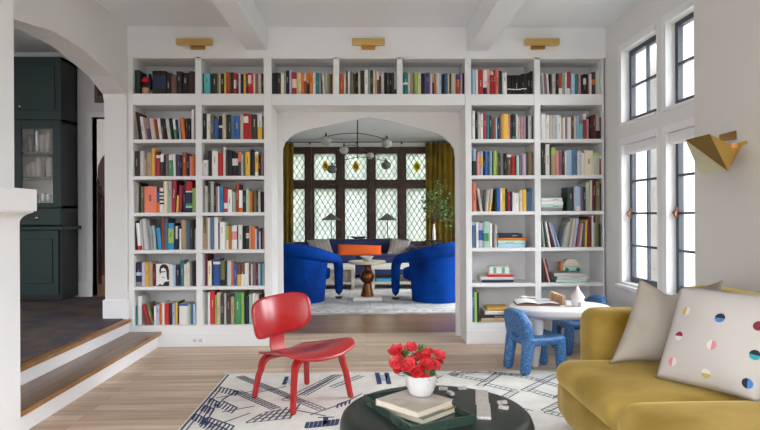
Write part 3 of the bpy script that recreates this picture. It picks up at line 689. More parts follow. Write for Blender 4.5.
# horizontal stacks
def flat_book(x0, x1, z0, z1, y, d, c, rz=0., label='', grp='', bands=[]):
    mb, mats = book_mesh(z1 - z0, x1 - x0, d, c, bands)
    cx_ = (x0 + x1) / 2
    for p in mb.v:
        th, ln, dp = p.x, p.z, p.y
        p.x = (ln - (x1 - x0) / 2) * math.cos(rz) - (dp) * math.sin(rz) + cx_
        p.y = (ln - (x1 - x0) / 2) * math.sin(rz) + (dp) * math.cos(rz) + y
        p.z = z0 + th
    o = mb.build('book', mats, loc=(cx_, y + d / 2, z0), fix=True)
    tag(o, label, 'book', grp); return o
STK = {}
for bay, row, ox, oy, s, txt, bn in FLAT:
    zs = shelf_z(bay, row) + .0008; ents = [e.split() for e in txt.split(';')]; n = len(ents)
    for i, e in enumerate(ents):
        x0, x1, ya, yb, c = *map(float, e[:4]), e[4]
        yy = SB + .03 + rb.uniform(-.01, .01)
        P0, P1 = at(ox + x0 / s, oy + ya / s, yy), at(ox + x1 / s, oy + yb / s, yy)
        th = P0.z - P1.z
        pos = 'lowest' if i == 0 else 'topmost' if i == n - 1 else ORD[i] + ' from bottom'
        lo, hi = BX0[bay]
        flat_book(max(P0.x, lo + .004), min(P1.x, hi - .004), zs, zs + th - .0004, yy, .2, c, rb.uniform(-.03, .03) * (bay + str(row) != 'E3'),
                  'flat %s book, %s in stack, %s, %s' % (PAL[c][0], pos, ROWN[row], bn), 'flat stack of books on the %s of the %s' % (ROWN[row], bn))
        zs += th + .0002
    STK[bay + str(row)] = zs

# ------------------------------------------------------------------ other things on the shelves
# dark figurine with a red ball on a tan foot, top-left compartment
p = at(130 + 160 / S1, 93, SB + .02); zs = ZL[0]
t = thing('figurine', 'small dark figurine with red head on tan wooden foot, far left top shelf', 'ornament', (p.x, p.y, zs))
MB().lathe([(.034, zs + .001), (.036, zs + .06), (.03, zs + .068)], (p.x, p.y + .03, 0), 16).build('foot', M('tan_wood', (205, 160, 118), .5), t, smooth=50)
m = MB(); m.rbox((p.x, p.y + .05, zs + .10), (.05, .03, .05), .02, 4).capsule((p.x - .05, p.y + .05, zs + .1), (p.x - .055, p.y + .05, zs + .17), .013, .012, 8).capsule((p.x + .045, p.y + .05, zs + .12), (p.x + .03, p.y + .05, zs + .19), .013, .015, 8)
m.build('body', M('figure_black', (36, 30, 30), .5), t, smooth=60)
MB().ball((p.x + .004, p.y + .01, zs + .137), .034, 14, sx=1.2, sz=.9).build('head', M('figure_red', (190, 26, 44), .35), t, smooth=60)
# face-out book with a bold black and white cover (generic figure)
s = 752 / 70; zs = ZL[5]
P0, P1 = at(130 + 279 / s, 252 + 126 / s, SB), at(130 + 424 / s, 252 + 375 / s, SB)
t = thing('book', 'face-out book with black and white portrait cover, sixth shelf down, far left bay', 'book', ((P0.x + P1.x) / 2, SB, zs), group='face-out book')
W_, H_ = P1.x - P0.x, P0.z - zs
MB().box(P0.x, P1.x, SB, SB + .022, zs + .001, zs + H_).build('cover', cmat('w', False), t, bevel=.001)
kb = cmat('k', False)
def decal(poly, mt, name, e): return MB().prism(poly, lambda u, v, w: V((P0.x + u * W_, SB - w, zs + v * H_)), 0, e).build(name, mt, t)
decal([(.30, .5), (.24, .7), (.3, .88), (.45, .97), (.7, .98), (.88, .9), (.97, .7), (.97, .3), (.86, .26), (.8, .4), (.78, .62), (.72, .76), (.55, .82), (.4, .78), (.36, .62)], kb, 'printed_hair', .0008)
decal([(0.02, .01), (.3, .1), (.48, .04), (.66, .2), (.98, .22), (.98, .01)], kb, 'printed_coat', .0008)
decal([(.34, .60), (.7, .63), (.7, .67), (.34, .65)], kb, 'printed_brow', .0009)
decal([(.44, .38), (.62, .37), (.62, .4), (.44, .41)], kb, 'printed_mouth', .0009)
# little striped toy house on the books, right-hand bay
s = 752 / 70; yy = SB + .08; zs = STK['D5']
P0, P1 = at(468 + 232 / s, 252 + 164 / s, yy), at(468 + 440 / s, 262, yy)
t = thing('toy_house', 'small green and white striped toy house on books, bay right of doorway', 'toy', ((P0.x + P1.x) / 2, yy + .05, zs))
hz = P0.z - zs
MB().box(P0.x, P1.x, yy, yy + .1, zs + .012, zs + hz).build('wall', M('toy_white', (232, 234, 228), .5), t, bevel=.002)
MB().box(P0.x - .01, P1.x + .01, yy - .01, yy + .11, zs + .0005, zs + .012).build('base', M('toy_pink', (230, 150, 150), .5), t)
gr = M('toy_green', (110, 182, 150), .5)
for a in (.19, .63):
    x = P0.x + a * (P1.x - P0.x); MB().box(x, x + .028, yy - .002, yy - .0002, zs + .013, zs + hz - .002).build('stripe', gr, t)
MB().box(P0.x - .004, P1.x + .004, yy - .004, yy + .104, zs + hz, zs + hz + .007).box(P1.x - .03, P1.x - .016, yy + .03, yy + .045, zs + hz + .007, zs + hz + .02).build('roof', M('toy_roof', (190, 205, 190), .5), t)
# toy camper van
s = 717 / 70; zs = STK['E5']; yy = SB + .07
def pv(x, y): q = at(537 + x / s, 250 + y / s, yy); return (q.x, q.z)
base = pv(350, 240)[1]; dz_ = zs + .012 - base
t = thing('toy_van', 'wooden toy camper van in cream and mint on books, far right bay', 'toy', (pv(350, 240)[0], yy + .05, zs))
def sh(pts): return [(x, z + dz_) for x, z in [pv(*q) for q in pts]]
MB().prism(sh([(268, 188), (268, 234), (462, 234), (466, 196), (452, 184)]), lambda u, v, w: V((u, w, v)), yy, yy + .1).build('body', M('toy_mint', (160, 205, 190), .5), t, bevel=.004)
MB().prism(sh([(268, 187), (288, 140), (318, 112), (396, 116), (452, 183)]), lambda u, v, w: V((u, w, v)), yy + .002, yy + .098).build('cabin', M('toy_cream', (226, 212, 190), .5), t, bevel=.004)
MB().prism(sh([(244, 150), (244, 234), (267, 234), (267, 188), (272, 152)]), lambda u, v, w: V((u, w, v)), yy + .004, yy + .096).build('tail', M('toy_orange', (222, 140, 70), .5), t, bevel=.003)
for wx in (306, 420):
    q = sh([(wx, 222)])[0]
    for y0 in (yy - .008, yy + .1):
        MB().prism(arc(q, .018, 0, 2 * PI, 18)[:-1], lambda u, v, w: V((u, w, v)), y0, y0 + .008).build('wheel', M('toy_wheel', (52, 70, 80), .5), t)
# ================================================================== LIVING ROOM BEYOND THE DOORWAY
LY = 12.4
wl = MB(); wz0, wz1 = at(360, 246.5, LY).z, at(360, 147, LY).z
wx0, wx1 = at(277, 200, LY).x, at(432, 200, LY).x
wl.box(-2.4, wx0, LY, LY + .2, 0, 2.77).box(wx1, 3.4, LY, LY + .2, 0, 2.77).box(wx0, wx1, LY, LY + .2, 0, wz0).box(wx0, wx1, LY, LY + .2, wz1, 2.77)
struct(wl.build('wall_living', wallm))
rw = MB(); rw.box(3.3, 3.4, 6.0, 7.2, 0, 2.9).box(3.3, 3.4, 10.8, 12.6, 0, 2.9).box(3.3, 3.4, 7.2, 10.8, 0, .4).box(3.3, 3.4, 7.2, 10.8, 2.5, 2.9)  # unseen opening added here to bring more daylight into the living room
struct(rw.build('wall_living_right', wallm))
wood2 = M('window_oak_dark', (78, 50, 38), .4, noise=(14, (52, 34, 28), .35, .7))
win = struct(bpy.data.objects.new('window_5', None)); COL.objects.link(win); win.location = ((wx0 + wx1) / 2, LY, wz0)
colp = [(283.2, 304.6), (314.2, 335.6), (345, 366.6), (375.9, 397.4), (406.4, 427.4)]
rowp = [(153.6, 179.8), (188.6, 241.5)]
cols = [(at(a, 200, LY).x, at(b, 200, LY).x) for a, b in colp]
rows = [(at(360, b, LY).z, at(360, a, LY).z) for a, b in rowp]
fr = MB(); ya, yb = LY - .02, LY + .16
fr.box(wx0, wx1, ya, yb, rows[0][1], wz1).box(wx0, wx1, ya, yb, rows[1][1], rows[0][0]).box(wx0, wx1, ya, yb, wz0, rows[1][0])
xs = [wx0] + [v for c in cols for v in c] + [wx1]
for i in range(0, len(xs), 2):
    for z0, z1 in rows: fr.box(xs[i], xs[i + 1], ya + .01, yb - .01, z0, z1)
fr.build('window_frame', wood2, win)
fr = MB()
for i in range(1, 5): 
    xm = (xs[2 * i] + xs[2 * i + 1]) / 2; fr.box(xm - .055, xm + .055, ya - .035, ya, wz0, wz1)
fr.box(wx0, wx1, ya - .03, ya, rows[1][1] + .06, rows[0][0] - .05)
fr.build('mullion', wood2, win, bevel=.008)
MB().box(wx0 - .02, wx1 + .02, LY - .16, LY + .0, wz0 - .05, wz0).build('sill', wood2, win, bevel=.006)
lead = M('lead_came', (92, 94, 94), .5, .2)
lglass = glass_mat('leaded_glass', (.74, .77, .73), .05, .15, .38)
def lattice(x0, x1, z0, z1, y, dx, dz, r):
    mb = MB(); w, h = x1 - x0, z1 - z0; sl = dz / dx
    k = -int(h / dz) - 2
    for sgn in (1, -1):
        for i in range(-14, 26):
            c = i * dx      # x = c + (z)/sl * sgn
            a = []
            for zz_ in (0, h):
                a.append((c + sgn * zz_ / sl - (0 if sgn > 0 else 0), zz_))
            (xa, za), (xb, zb) = a
            t0, t1 = 0., 1.; d = xb - xa
            if abs(d) < 1e-9: continue
            ta, tb = (0 - xa) / d, (w - xa) / d
            t0, t1 = max(t0, min(ta, tb)), min(t1, max(ta, tb))
            if t1 - t0 < .01: continue
            p = V((x0 + xa + d * t0, y, z0 + za + (zb - za) * t0)); q = V((x0 + xa + d * t1, y, z0 + za + (zb - za) * t1))
            e = (q - p) / 2; nrm = V((-e.z, 0, e.x)).normalized() * r
            mb.obox((p + q) / 2, e, nrm, V((0, .004, 0)))
    return mb
yel = glass_mat('stained_yellow', (.8, .66, .15), .05, .1, .5); amb = glass_mat('stained_amber', (.45, .2, .08), .05, .1); grn = glass_mat('stained_green', (.35, .5, .1), .05, .1)
for r_, (z0, z1) in enumerate(rows):
    for c_, (x0, x1) in enumerate(cols):
        pn = MB().box(x0, x1, LY + .07, LY + .074, z0, z1).build('leaded_pane', lglass, win)
        lattice(x0, x1, z0, z1, LY + .066, .112, .185, .007).build('lead_lattice', lead, pn)
        if r_ == 0:
            ex = {0: 280 + 5, 1: 325.3, 2: 355.8, 3: 390, 4: 417}[c_]
            ec = at(ex, 166.5 if c_ != 1 else 166, LY + .05)
            if c_ == 3: continue
            e = MB(); e.prism([(ec.x + .075 * math.cos(a) * (1 if c_ != 1 else .95), ec.z + .115 * math.sin(a)) for a in [PI / 8 + i * PI / 4 for i in range(8)]], lambda u, v, w: V((u, w, v)), LY + .05, LY + .058, 0)
            e.prism([(ec.x + .042 * math.cos(a), ec.z + .06 * math.sin(a)) for a in [i * PI / 4 for i in range(8)]], lambda u, v, w: V((u, w, v)), LY + .044, LY + .05, 1)
            e.build('stained_emblem', [yel, amb if c_ != 4 else grn], pn)
# curtains
cvel = M('curtain_mustard', (140, 114, 24), .75, sheen=.2, noise=(3, (98, 80, 14), .4, .65))
def curtain(x0, x1, label, nf):
    Yc = LY - .16; z1 = 2.6
    t = thing('curtain', label, 'curtain', ((x0 + x1) / 2, Yc, .02), group='mustard curtains')
    n = nf * 10; vs = []; ztop = at(360, 143, Yc).z
    m = MB()
    m.grid(lambda u, v: V((x0 + (x1 - x0) * u + .012 * math.sin(9 * u + 3 * v), Yc + .045 * math.sin(2 * PI * nf * u + .6 * math.sin(2.2 * v)) * (.75 + .25 * v), ztop - v * (ztop - .02))), n, 10)
    m.build('drape', cvel, t, smooth=180, solid=.006)
    for i in range(nf):
        x = x0 + (x1 - x0) * (i + .5) / nf
        MB().tube([(x + .018 * math.cos(a), Yc, ztop + .02 + .018 * math.sin(a)) for a in [k * PI / 4 for k in range(9)]], .004, 6).build('ring', sash, t)
    return ztop
zr = curtain(at(268, 200, LY - .16).x, at(293.6, 200, LY - .16).x, 'mustard velvet curtain at the left of the leaded window', 5)
curtain(at(425.5, 200, LY - .16).x, at(462, 200, LY - .16).x, 'mustard velvet curtain at the right of the leaded window', 7)
rod = thing('curtain_rod', 'thin dark curtain rod running above the leaded window', 'curtain rod', (0, LY - .16, zr))
MB().tube([(at(266, 142, LY - .16).x, LY - .16, zr + .02), (at(466, 142, LY - .16).x, LY - .16, zr + .02)], .012, 10).build('pole', sash, rod, smooth=40)
for px in (309, 357, 402): 
    x = at(px, 142, LY - .16).x; MB().tube([(x, LY - .16, zr + .02), (x, LY - .02, zr + .02)], .012, 6).box(x - .02, x + .02, LY - .03, LY - .001, zr - .01, zr + .05).build('bracket', sash, rod)

# rug in the living room
lrug = M('living_rug', (206, 204, 202), .95, noise=(4, (172, 170, 172), .4, .65)); ldash = M('rug_dash', (70, 74, 84), .95)
rg = MB(); ry0 = 7.12; rx0, rx1, ry1 = -1.75, 1.75, 11.3
rg.rbox(((rx0 + rx1) / 2, (ry0 + ry1) / 2, .006), ((rx1 - rx0) / 2, (ry1 - ry0) / 2, .006), .005, 2)
zt = .0124
def q4(mb, x0, x1, y0, y1, z, m): mb.add([(x0, y0, z), (x1, y0, z), (x1, y1, z), (x0, y1, z)], [(0, 1, 2, 3)], m)
x = rx0 + .05
while x < rx1 - .1:
    q4(rg, x, x + .055, ry0 + .17, ry0 + .2, zt, 1); x += .12
q4(rg, rx0, rx1, ry0 + .3, ry0 + .31, zt, 1); q4(rg, rx0, rx1, ry0 + .03, ry0 + .045, zt, 1)
for i in range(1, 12): q4(rg, rx0 + i * .3, rx0 + i * .3 + .008, ry0 + .31, ry1, zt, 2)
for i in range(1, 14): q4(rg, rx0, rx1, ry0 + .31 + i * .3, ry0 + .318 + i * .3, zt, 2)
tag(rg.build('rug', [lrug, ldash, M('rug_line', (158, 158, 164), .95)]), 'pale grey rug with dashed border in the room beyond the doorway', 'rug')

# cobalt tub armchairs
cob = M('cobalt_velvet', (2, 62, 150), .85, spec=.12, noise=(2.5, (2, 40, 104), .4, .7))
def tub(px_, py_, rz, mirror, label):
    t = thing('armchair', label, 'armchair', (px_, py_, .0126), rz, 'cobalt armchairs'); t.scale = (1.06, 1.06, 1.06)
    m = MB(); n = 32; R0, R1 = .335, .385; th = .09; zb, ztp = .005, .66
    A = [-PI / 2 + (i / n - .5) * math.radians(232) for i in range(n + 1)]
    rows_ = []
    for a in A:
        c, s_ = math.cos(a), math.sin(a); rw_ = []
        for (r, z) in ((R0, zb), (R0 + .01, .12), (R1 - .02, .4), (R1, .58), (R1, ztp), (R1 - th, ztp), (R1 - th, .4), (R0 - th, zb)):
            rw_.append(V((r * c, r * s_, z - (.05 * abs(a + PI / 2) / 2 if z > .5 else 0))))
        rows_.append(rw_)
    k = 8; vs = [p for r in rows_ for p in r]
    fs = [(i * k + j, i * k + (j + 1) % k, (i + 1) * k + (j + 1) % k, (i + 1) * k + j) for i in range(n) for j in range(k)]
    fs += [tuple(range(k)), tuple(n * k + j for j in range(k - 1, -1, -1))]
    m.add(vs, fs).build('shell', cob, t, smooth=50, local=True)
    # rolled rim that runs forward into the two arm posts
    path = []; aw = .385
    path += [(-aw, .39, .03), (-aw, .39, .30)]
    for i in range(1, 6):
        b = i / 6 * PI / 2; path.append((-aw, .39 - .16 * (1 - math.cos(b)), .40 + .16 * math.sin(b)))
    for i in range(17):
        a = PI + PI * i / 16
        path.append((.36 * math.cos(a) * 1.02, .36 * math.sin(a) * 1.0 + .04, .585 + .085 * math.sin(PI * i / 16)))
    for i in range(5, 0, -1):
        b = i / 6 * PI / 2; path.append((aw, .39 - .16 * (1 - math.cos(b)), .40 + .16 * math.sin(b)))
    path += [(aw, .39, .30), (aw, .39, .03)]
    rr = [.058, .062] + [.066] * 5 + [.08 + .03 * math.sin(PI * i / 16) for i in range(17)] + [.066] * 5 + [.062, .058]
    o = MB().tube(path, rr, 12); 
    o.build('arm_rail', cob, t, smooth=60, local=True, subsurf=1)
    MB().rbox((0, .06, .34), (.28, .34, .09), .06, 6, dome=.02).build('seat_cushion', cob, t, smooth=60, local=True)
    for sx in (-1, 1): MB().lathe([(.04, 0), (.05, .02), (.05, .03)], (sx * aw, .39, 0), 12).build('foot', darkc, t, local=True)
    return t
tub(-.93, 8.22, math.radians(-25), 1, 'cobalt blue tub armchair left of the bronze pedestal table, back turned')
tub(.99, 8.2, math.radians(36), -1, 'cobalt blue tub armchair right of the bronze pedestal table, back turned')

# pedestal table
bron = M('bronze', (120, 70, 38), .35, .75, noise=(8, (86, 46, 26), .35, .7))
pxs, pys = at(367.3, 300, 8.35).x, 8.35
t = thing('pedestal_table', 'round white topped table on bronze ball and cone pedestal', 'table', (pxs, pys, .0126))
slab = M('white_marble', (222, 218, 212), .3)
MB().box(pxs - .2, pxs + .2, pys - .2, pys + .2, .0128, .055).build('base', slab, t, bevel=.005)
ztb = .55
b = MB(); b.lathe([(.095, .0555), (.088, .09), (.05, .24), (.045, .26)], (pxs, pys, 0), 20).ball((pxs, pys, .33), .105, 20).lathe([(.045, .41), (.05, .44), (.04, .46), (.06, ztb - .04)], (pxs, pys, 0), 20)
b.build('pedestal', bron, t, smooth=50)
MB().lathe([(.245, ztb - .035), (.265, ztb - .028), (.268, ztb - .008), (.262, ztb)], (pxs, pys, 0), 32).build('tabletop', M('cream_top', (206, 190, 170), .35), t, smooth=35)
bw = MB().lathe([(.03, ztb + .0008), (.05, ztb + .01), (.085, ztb + .055), (.095, ztb + .07), (.088, ztb + .07), (.045, ztb + .02), (.01, ztb + .014)], (pxs + .0, pys, 0), 20).build('bowl', M('bowl_grey', (190, 192, 194), .3), smooth=50)
tag(bw, 'pale bowl on the round bronze pedestal table', 'bowl')

# two low waterfall tables
lowm = M('limed_wood', (196, 186, 172), .5, noise=(10, (172, 160, 146), .4, .65))
for (xa, xb, lab_) in ((-.86, at(354.5, 280, 9.45).x, 'low pale wood coffee table left of the bronze pedestal'), (at(371.5, 280, 9.45).x, .82, 'low pale wood coffee table right of the bronze pedestal')):
    t = thing('coffee_table', lab_, 'table', ((xa + xb) / 2, 9.7, .0126), group='low coffee tables')
    ztp = at(350, 266.5, 9.45).z
    MB().box(xa, xb, 9.4, 10.1, ztp - .045, ztp).build('tabletop', M('low_top', (214, 208, 198), .4), t, bevel=.004)
    for x0 in (xa, xb - .05): MB().box(x0, x0 + .05, 9.42, 10.08, .0128, ztp - .0452).build('side_panel', lowm, t, bevel=.003)
    MB().box(xa + .05, xb - .05, 9.43, 10.07, .1, .13).build('shelf', lowm, t)
    if xa < 0:
        MB().box(xa + .0505, xb - .0505, 9.5, 9.52, .13, ztp - .0455).build('back_panel', lowm, t)
    else:
        tag(MB().box(xa + .08, xa + .4, 9.5, 9.75, .1305, .17).build('book', M('book_bright', (60, 150, 200), .5)), 'bright blue book on the shelf of the right low table', 'book')

# navy sofa
nav = M('navy_velvet', (20, 30, 78), .6, sheen=.25)
sx0, sx1 = at(303, 250, 11.4).x, at(412, 250, 11.4).x
t = thing('sofa', 'navy velvet sofa with bolster arms below the leaded window', 'sofa', ((sx0 + sx1) / 2, 11.5, .0))
MB().rbox(((sx0 + sx1) / 2, 11.45, .19), ((sx1 - sx0) / 2, .42, .12), .03, 4).build('base', nav, t, smooth=50)
n2 = (sx1 - sx0) / 2
for i in range(2): MB().rbox((sx0 + n2 * (i + .5), 11.36, .37), (n2 / 2 - .004, .40, .07), .05, 6, dome=.015).build('seat_cushion', nav, t, smooth=60)
zbk = at(360, 238.8, 11.85).z
MB().rbox(((sx0 + sx1) / 2, 11.82, (zbk + .3) / 2), ((sx1 - sx0) / 2, .1, (zbk - .3) / 2), .06, 6).build('back', nav, t, smooth=60)
for x in (sx0 + .02, sx1): MB().capsule((x, 11.1, .48), (x, 11.75, .5), .115, .115, 18).build('arm', nav, t, smooth=60)
for x in (sx0 + .1, sx1 - .1):
    for y in (11.1, 11.8): MB().lathe([(.018, .0), (.025, .075)], (x, y, 0), 10).build('leg', darkc, t)

def pillow(name, mats, BLc, BRc, TRc, TLc, th, label, cat='pillow', group=None, pinch=.06, deco=None, n=22, sag=0):
    BLc, BRc, TRc, TLc = map(V, (BLc, BRc, TRc, TLc))
    nrm = (BRc - BLc).cross(TLc - BLc).normalized()
    if nrm.dot(EYE - BLc) < 0: nrm = -nrm
    def S(u, v, side):
        a, b = 2 * u - 1, 2 * v - 1
        # edges bow slightly inwards between the corners
        uu = .5 + .5 * a * (1 - pinch * (1 - b * b)); vv = .5 + .5 * b * (1 - pinch * (1 - a * a))
        p = BLc.lerp(BRc, uu).lerp(TLc.lerp(TRc, uu), vv)
        h = ((1 - abs(a) ** 2.6) * (1 - abs(b) ** 2.6)) ** .62
        wob = .006 * math.sin(7 * u + 4 * v + 2 * side) * h
        if sag: p = p - V((0, 0, sag * math.exp(-((a - .15) / .35) ** 2) * vv ** 3))
        return p + nrm * side * (th * h + wob)
    m = MB(); m.grid(lambda u, v: S(u, v, 1), n, n, 0); m.grid(lambda u, v: S(1 - u, v, -1), n, n, 0)
    if deco: deco(m, S, nrm)
    o = m.build(name, mats, smooth=80, fix=False)
    # seam welding
    bm = bmesh.new(); bm.from_mesh(o.data); bmesh.ops.remove_doubles(bm, verts=bm.verts[:], dist=.0006); bm.to_mesh(o.data); bm.free()
    tag(o, label, cat, group); return o
taup = M('pillow_taupe', (168, 156, 150), .85, noise=(3, (150, 138, 134), .4, .6)); tline = M('pillow_line', (120, 110, 112), .85)
def stripes(m, S, nrm):
    for u0 in (.25, .45, .65, .82):
        m.add([S(u0 + du, j / 14 * .96 + .02, 1) + nrm * .003 for j in range(15) for du in (0, .025)], [(2 * j, 2 * j + 1, 2 * j + 3, 2 * j + 2) for j in range(14)], 1)
yp = 11.45
def P(px, py, y): return at(px, py, y)
pillow('pillow', [taup, tline], P(313, 257.5, 11.3), P(335, 256.5, 11.3), P(329, 238.5, 11.62), P(306.5, 240, 11.62), .07, 'grey striped pillow at the left end of the navy sofa', group='striped pillows', deco=stripes)
pillow('pillow', [taup, tline], P(386, 256.5, 11.3), P(407.5, 256.5, 11.3), P(411, 240.5, 11.62), P(390.5, 238, 11.62), .07, 'grey striped pillow at the right end of the navy sofa', group='striped pillows', deco=stripes)
pillow('pillow', [M('pillow_orange', (232, 96, 28), .7, sheen=.3)], P(337.5, 256, 11.2), P(382, 256, 11.2), P(381.5, 245.5, 11.36), P(338, 244.5, 11.36), .07, 'long orange lumbar pillow in the middle of the navy sofa', pinch=.03)

# console behind the sofa, lamps, bowl
ct = thing('console_table', 'dark console table standing behind the navy sofa', 'table', (at(359, 240, 12.12).x, 12.12, 0))
cz = zbk - .02; ca_, cb_ = at(318, 240, 12.12).x, at(401, 240, 12.12).x
MB().box(ca_, cb_, 12.0, 12.23, cz - .035, cz).build('tabletop', darkc, ct)
for x in (ca_ + .03, cb_ - .07):
    for y in (12.01, 12.18): MB().box(x, x + .04, y, y + .04, .001, cz - .0352).build('leg', darkc, ct)
shm = M('lamp_shade_grey', (110, 104, 104), .5); blk = M('black_metal', (34, 32, 32), .4, .5)
for px, lab_ in ((331.2, 'left'), (387.6, 'right')):
    p = at(px, 240, 12.12)
    t = thing('table_lamp', 'cone shaded grey table lamp, %s one of the pair behind the sofa' % lab_, 'lamp', (p.x, 12.12, cz), group='cone lamps')
    z0, z1 = at(px, 220.2, 12.12).z, at(px, 213.2, 12.12).z
    MB().lathe([(.07, cz + .0008), (.07, cz + .015), (.012, cz + .02)], (p.x, 12.12, 0), 18).build('base', blk, t, smooth=40)
    MB().tube([(p.x, 12.12, cz + .018), (p.x, 12.12, z1 - .01)], .009, 8).build('stem', blk, t)
    MB().lathe([(.2, z0), (.012, z1), (.006, z1 - .012), (.19, z0)], (p.x, 12.12, 0), 28, cap=False).build('lamp_shade', shm, t, smooth=40)
p = at(358.5, 238, 12.12)
tag(MB().lathe([(.05, cz + .0008), (.08, cz + .01), (.2, cz + .05), (.19, cz + .055), (.05, cz + .02)], (p.x, 12.12, 0), 24).build('bowl', M('bowl_plum', (92, 70, 78), .4), smooth=50), 'dark shallow bowl on the console behind the navy sofa', 'bowl')

# side table with vase and branches
sy = 10.9
sp_ = at(434, 240, sy)
t = thing('side_table', 'small round dark side table at right of the navy sofa', 'table', (sp_.x, sy, 0))
MB().lathe([(.17, sp_.z - .02), (.175, sp_.z)], (sp_.x, sy, 0), 24).build('tabletop', blk, t)
for i in range(3):
    a = i * 2 * PI / 3 + .5
    MB().tube([(sp_.x + .14 * math.cos(a), sy + .14 * math.sin(a), sp_.z - .0202), (sp_.x + .17 * math.cos(a), sy + .17 * math.sin(a), .008)], .009, 8).build('leg', blk, t)
vh = at(434, 224, sy).z - sp_.z
va = thing('vase', 'slim white vase holding tall leafy branches', 'vase', (sp_.x, sy, sp_.z))
MB().lathe([(.028, sp_.z + .001), (.032, sp_.z + .02), (.03, sp_.z + vh * .6), (.018, sp_.z + vh * .85), (.022, sp_.z + vh), (.016, sp_.z + vh), (.013, sp_.z + vh * .85)], (sp_.x, sy, 0), 18).build('body', M('vase_white', (224, 218, 214), .3), va, smooth=50)
rl = random.Random(11)
lfm = M('leaf_green', (104, 134, 76), .5, noise=(20, (70, 100, 52), .4, .6)); stm = M('twig', (92, 84, 56), .6)
tips = [(424, 200), (430, 190), (441, 183), (446, 196), (452, 206), (455, 222), (449, 230), (427, 214), (438, 208), (443, 216), (455, 213)]
br = thing('branch_arrangement', 'airy green leafy branches in the slim white vase', 'plant', (sp_.x, sy, sp_.z + .06))
stems = MB(); lv_ = MB()
base = V((sp_.x, sy, sp_.z + .06))
def leaf(mb, p, d, L, W, m=0):
    d = d.normalized(); s_ = d.cross(V((rl.uniform(-1, 1), rl.uniform(-1, 1), rl.uniform(-1, 1)))).normalized(); up = d.cross(s_)
    mb.add([p, p + d * L * .35 + s_ * W, p + d * L * .7 + s_ * W * .8, p + d * L, p + d * L * .7 - s_ * W * .8, p + d * L * .35 - s_ * W, p + d * L * .5 + up * W * .3], [(0, 1, 6), (1, 2, 6), (2, 3, 6), (3, 4, 6), (4, 5, 6), (5, 0, 6)], m)
for px, py in tips:
    tip = at(px, py, sy + rl.uniform(-.3, .2)); neck = base + V((0, 0, vh - .05))
    pts = []
    for i in range(9):
        f = i / 8; q = neck.lerp(tip, f); q.z += .12 * math.sin(PI * f) * (1 if tip.z > neck.z else 2)
        pts.append(q)
    stems.tube([base] + pts, [.004] * 9 + [.0015], 5)
    for i in range(4, 9):
        for k in range(6):
            q = pts[i] + V((rl.uniform(-.1, .1), rl.uniform(-.1, .1), rl.uniform(-.1, .1)))
            leaf(lv_, q, V((rl.uniform(-1, 1), rl.uniform(-1, 1), rl.uniform(-.7, .8))), rl.uniform(.05, .085), rl.uniform(.014, .022))
stems.build('twig', stm, br); lv_.build('foliage', lfm, br, fix=False)

# chandelier mobile with six globes
hy = 9.0
t = thing('chandelier', 'black mobile chandelier with curved arms and glass globes beyond the doorway', 'chandelier', (at(357.5, 120, hy).x, hy, at(357, 158, hy).z))
cx_ = at(357.5, 130, hy)
MB().tube([(cx_.x, hy, 2.768), (cx_.x, hy, at(357, 158.5, hy).z)], .008, 8).lathe([(.06, 2.75), (.06, 2.769)], (cx_.x, hy, 0), 16).build('stem', blk, t)
for pts in ([(326.5, 136.5, -.1), (335, 134.7, -.05), (346, 133.4, 0), (357.5, 133.2, 0), (368, 134.6, 0), (379, 137.2, .05), (387, 140.5, .1)], [(343.5, 146, -.35), (351, 145, -.15), (357.5, 146, 0), (364, 149.5, .2), (369.5, 152.5, .4)], [(331.5, 164.5, .3), (344, 160, .15), (357.5, 157, 0), (372, 158, -.15), (386, 161, -.3)]):
    MB().tube([at(x, y, hy + dy) for x, y, dy in pts], .006, 6).build('arm', blk, t, smooth=60)
opal = M('opal_glass', (176, 174, 170), .12); smoke = M('smoked_glass', (92, 96, 92), .1)
for px, py, dy, r, mt in ((326, 140.6, -.1, .085, opal), (386.8, 143.2, .1, .085, opal), (344, 150, -.35, .07, opal), (370, 155.8, .4, .066, opal), (332, 169.2, .3, .08, smoke), (386, 165.2, -.3, .075, smoke)):
    p = at(px, py, hy + dy); g = MB().ball(p, r, 18, sz=.85).build('globe', mt, t, smooth=80)
    MB().lathe([(r * .62, p.z + r * .5), (r * .5, p.z + r * .72), (.012, p.z + r * .95), (.01, p.z + r + .03)], (p.x, p.y, 0), 14).build('cap', blk, g, smooth=50)

# ------------------------------------------------------------------ outdoors
grass = M('lawn', (128, 132, 112), .95, noise=(1.5, (108, 112, 92), .4, .6))
struct(MB().box(-40, 40, 12.75, 60, -.5, -.4).build('ground_rear', grass)); struct(MB().box(3.4, 40, -10, 12.7, -.5, -.4).build('ground_side', grass))
leafm = [M('tree_leaf_a', (188, 194, 130), .6), M('tree_leaf_b', (160, 168, 146), .6), M('tree_leaf_c', (180, 186, 164), .6)]
bark = M('bark', (92, 78, 66), .8)
def tree(x, y, h, R, mi, label, n, L):
    t = thing('tree', label, 'tree', (x, y, -.4), group='garden trees')
    MB().tube([(x, y, -.4), (x + .05, y, h * .4), (x, y + .05, h * .8)], [.12, .09, .03], 8).build('trunk', bark, t)
    m = MB(); r_ = random.Random(int(x * 31 + y * 7))
    for i in range(n):
        while True:
            q = V((r_.uniform(-1, 1), r_.uniform(-1, 1), r_.uniform(-1, 1)))
            if q.length < 1: break
        p = V((x, y, h * .6)) + V((q.x * R, q.y * R, q.z * h * .45))
        leaf(m, p, V((r_.uniform(-1, 1), r_.uniform(-1, 1), r_.uniform(-1, 1))), L, L * .3)
    m.build('foliage', leafm[mi], t, fix=False)
tree(4.75, 9.2, 3.4, .65, 0, 'yellow-green garden tree outside the nearer of the right-hand windows', 420, .28)
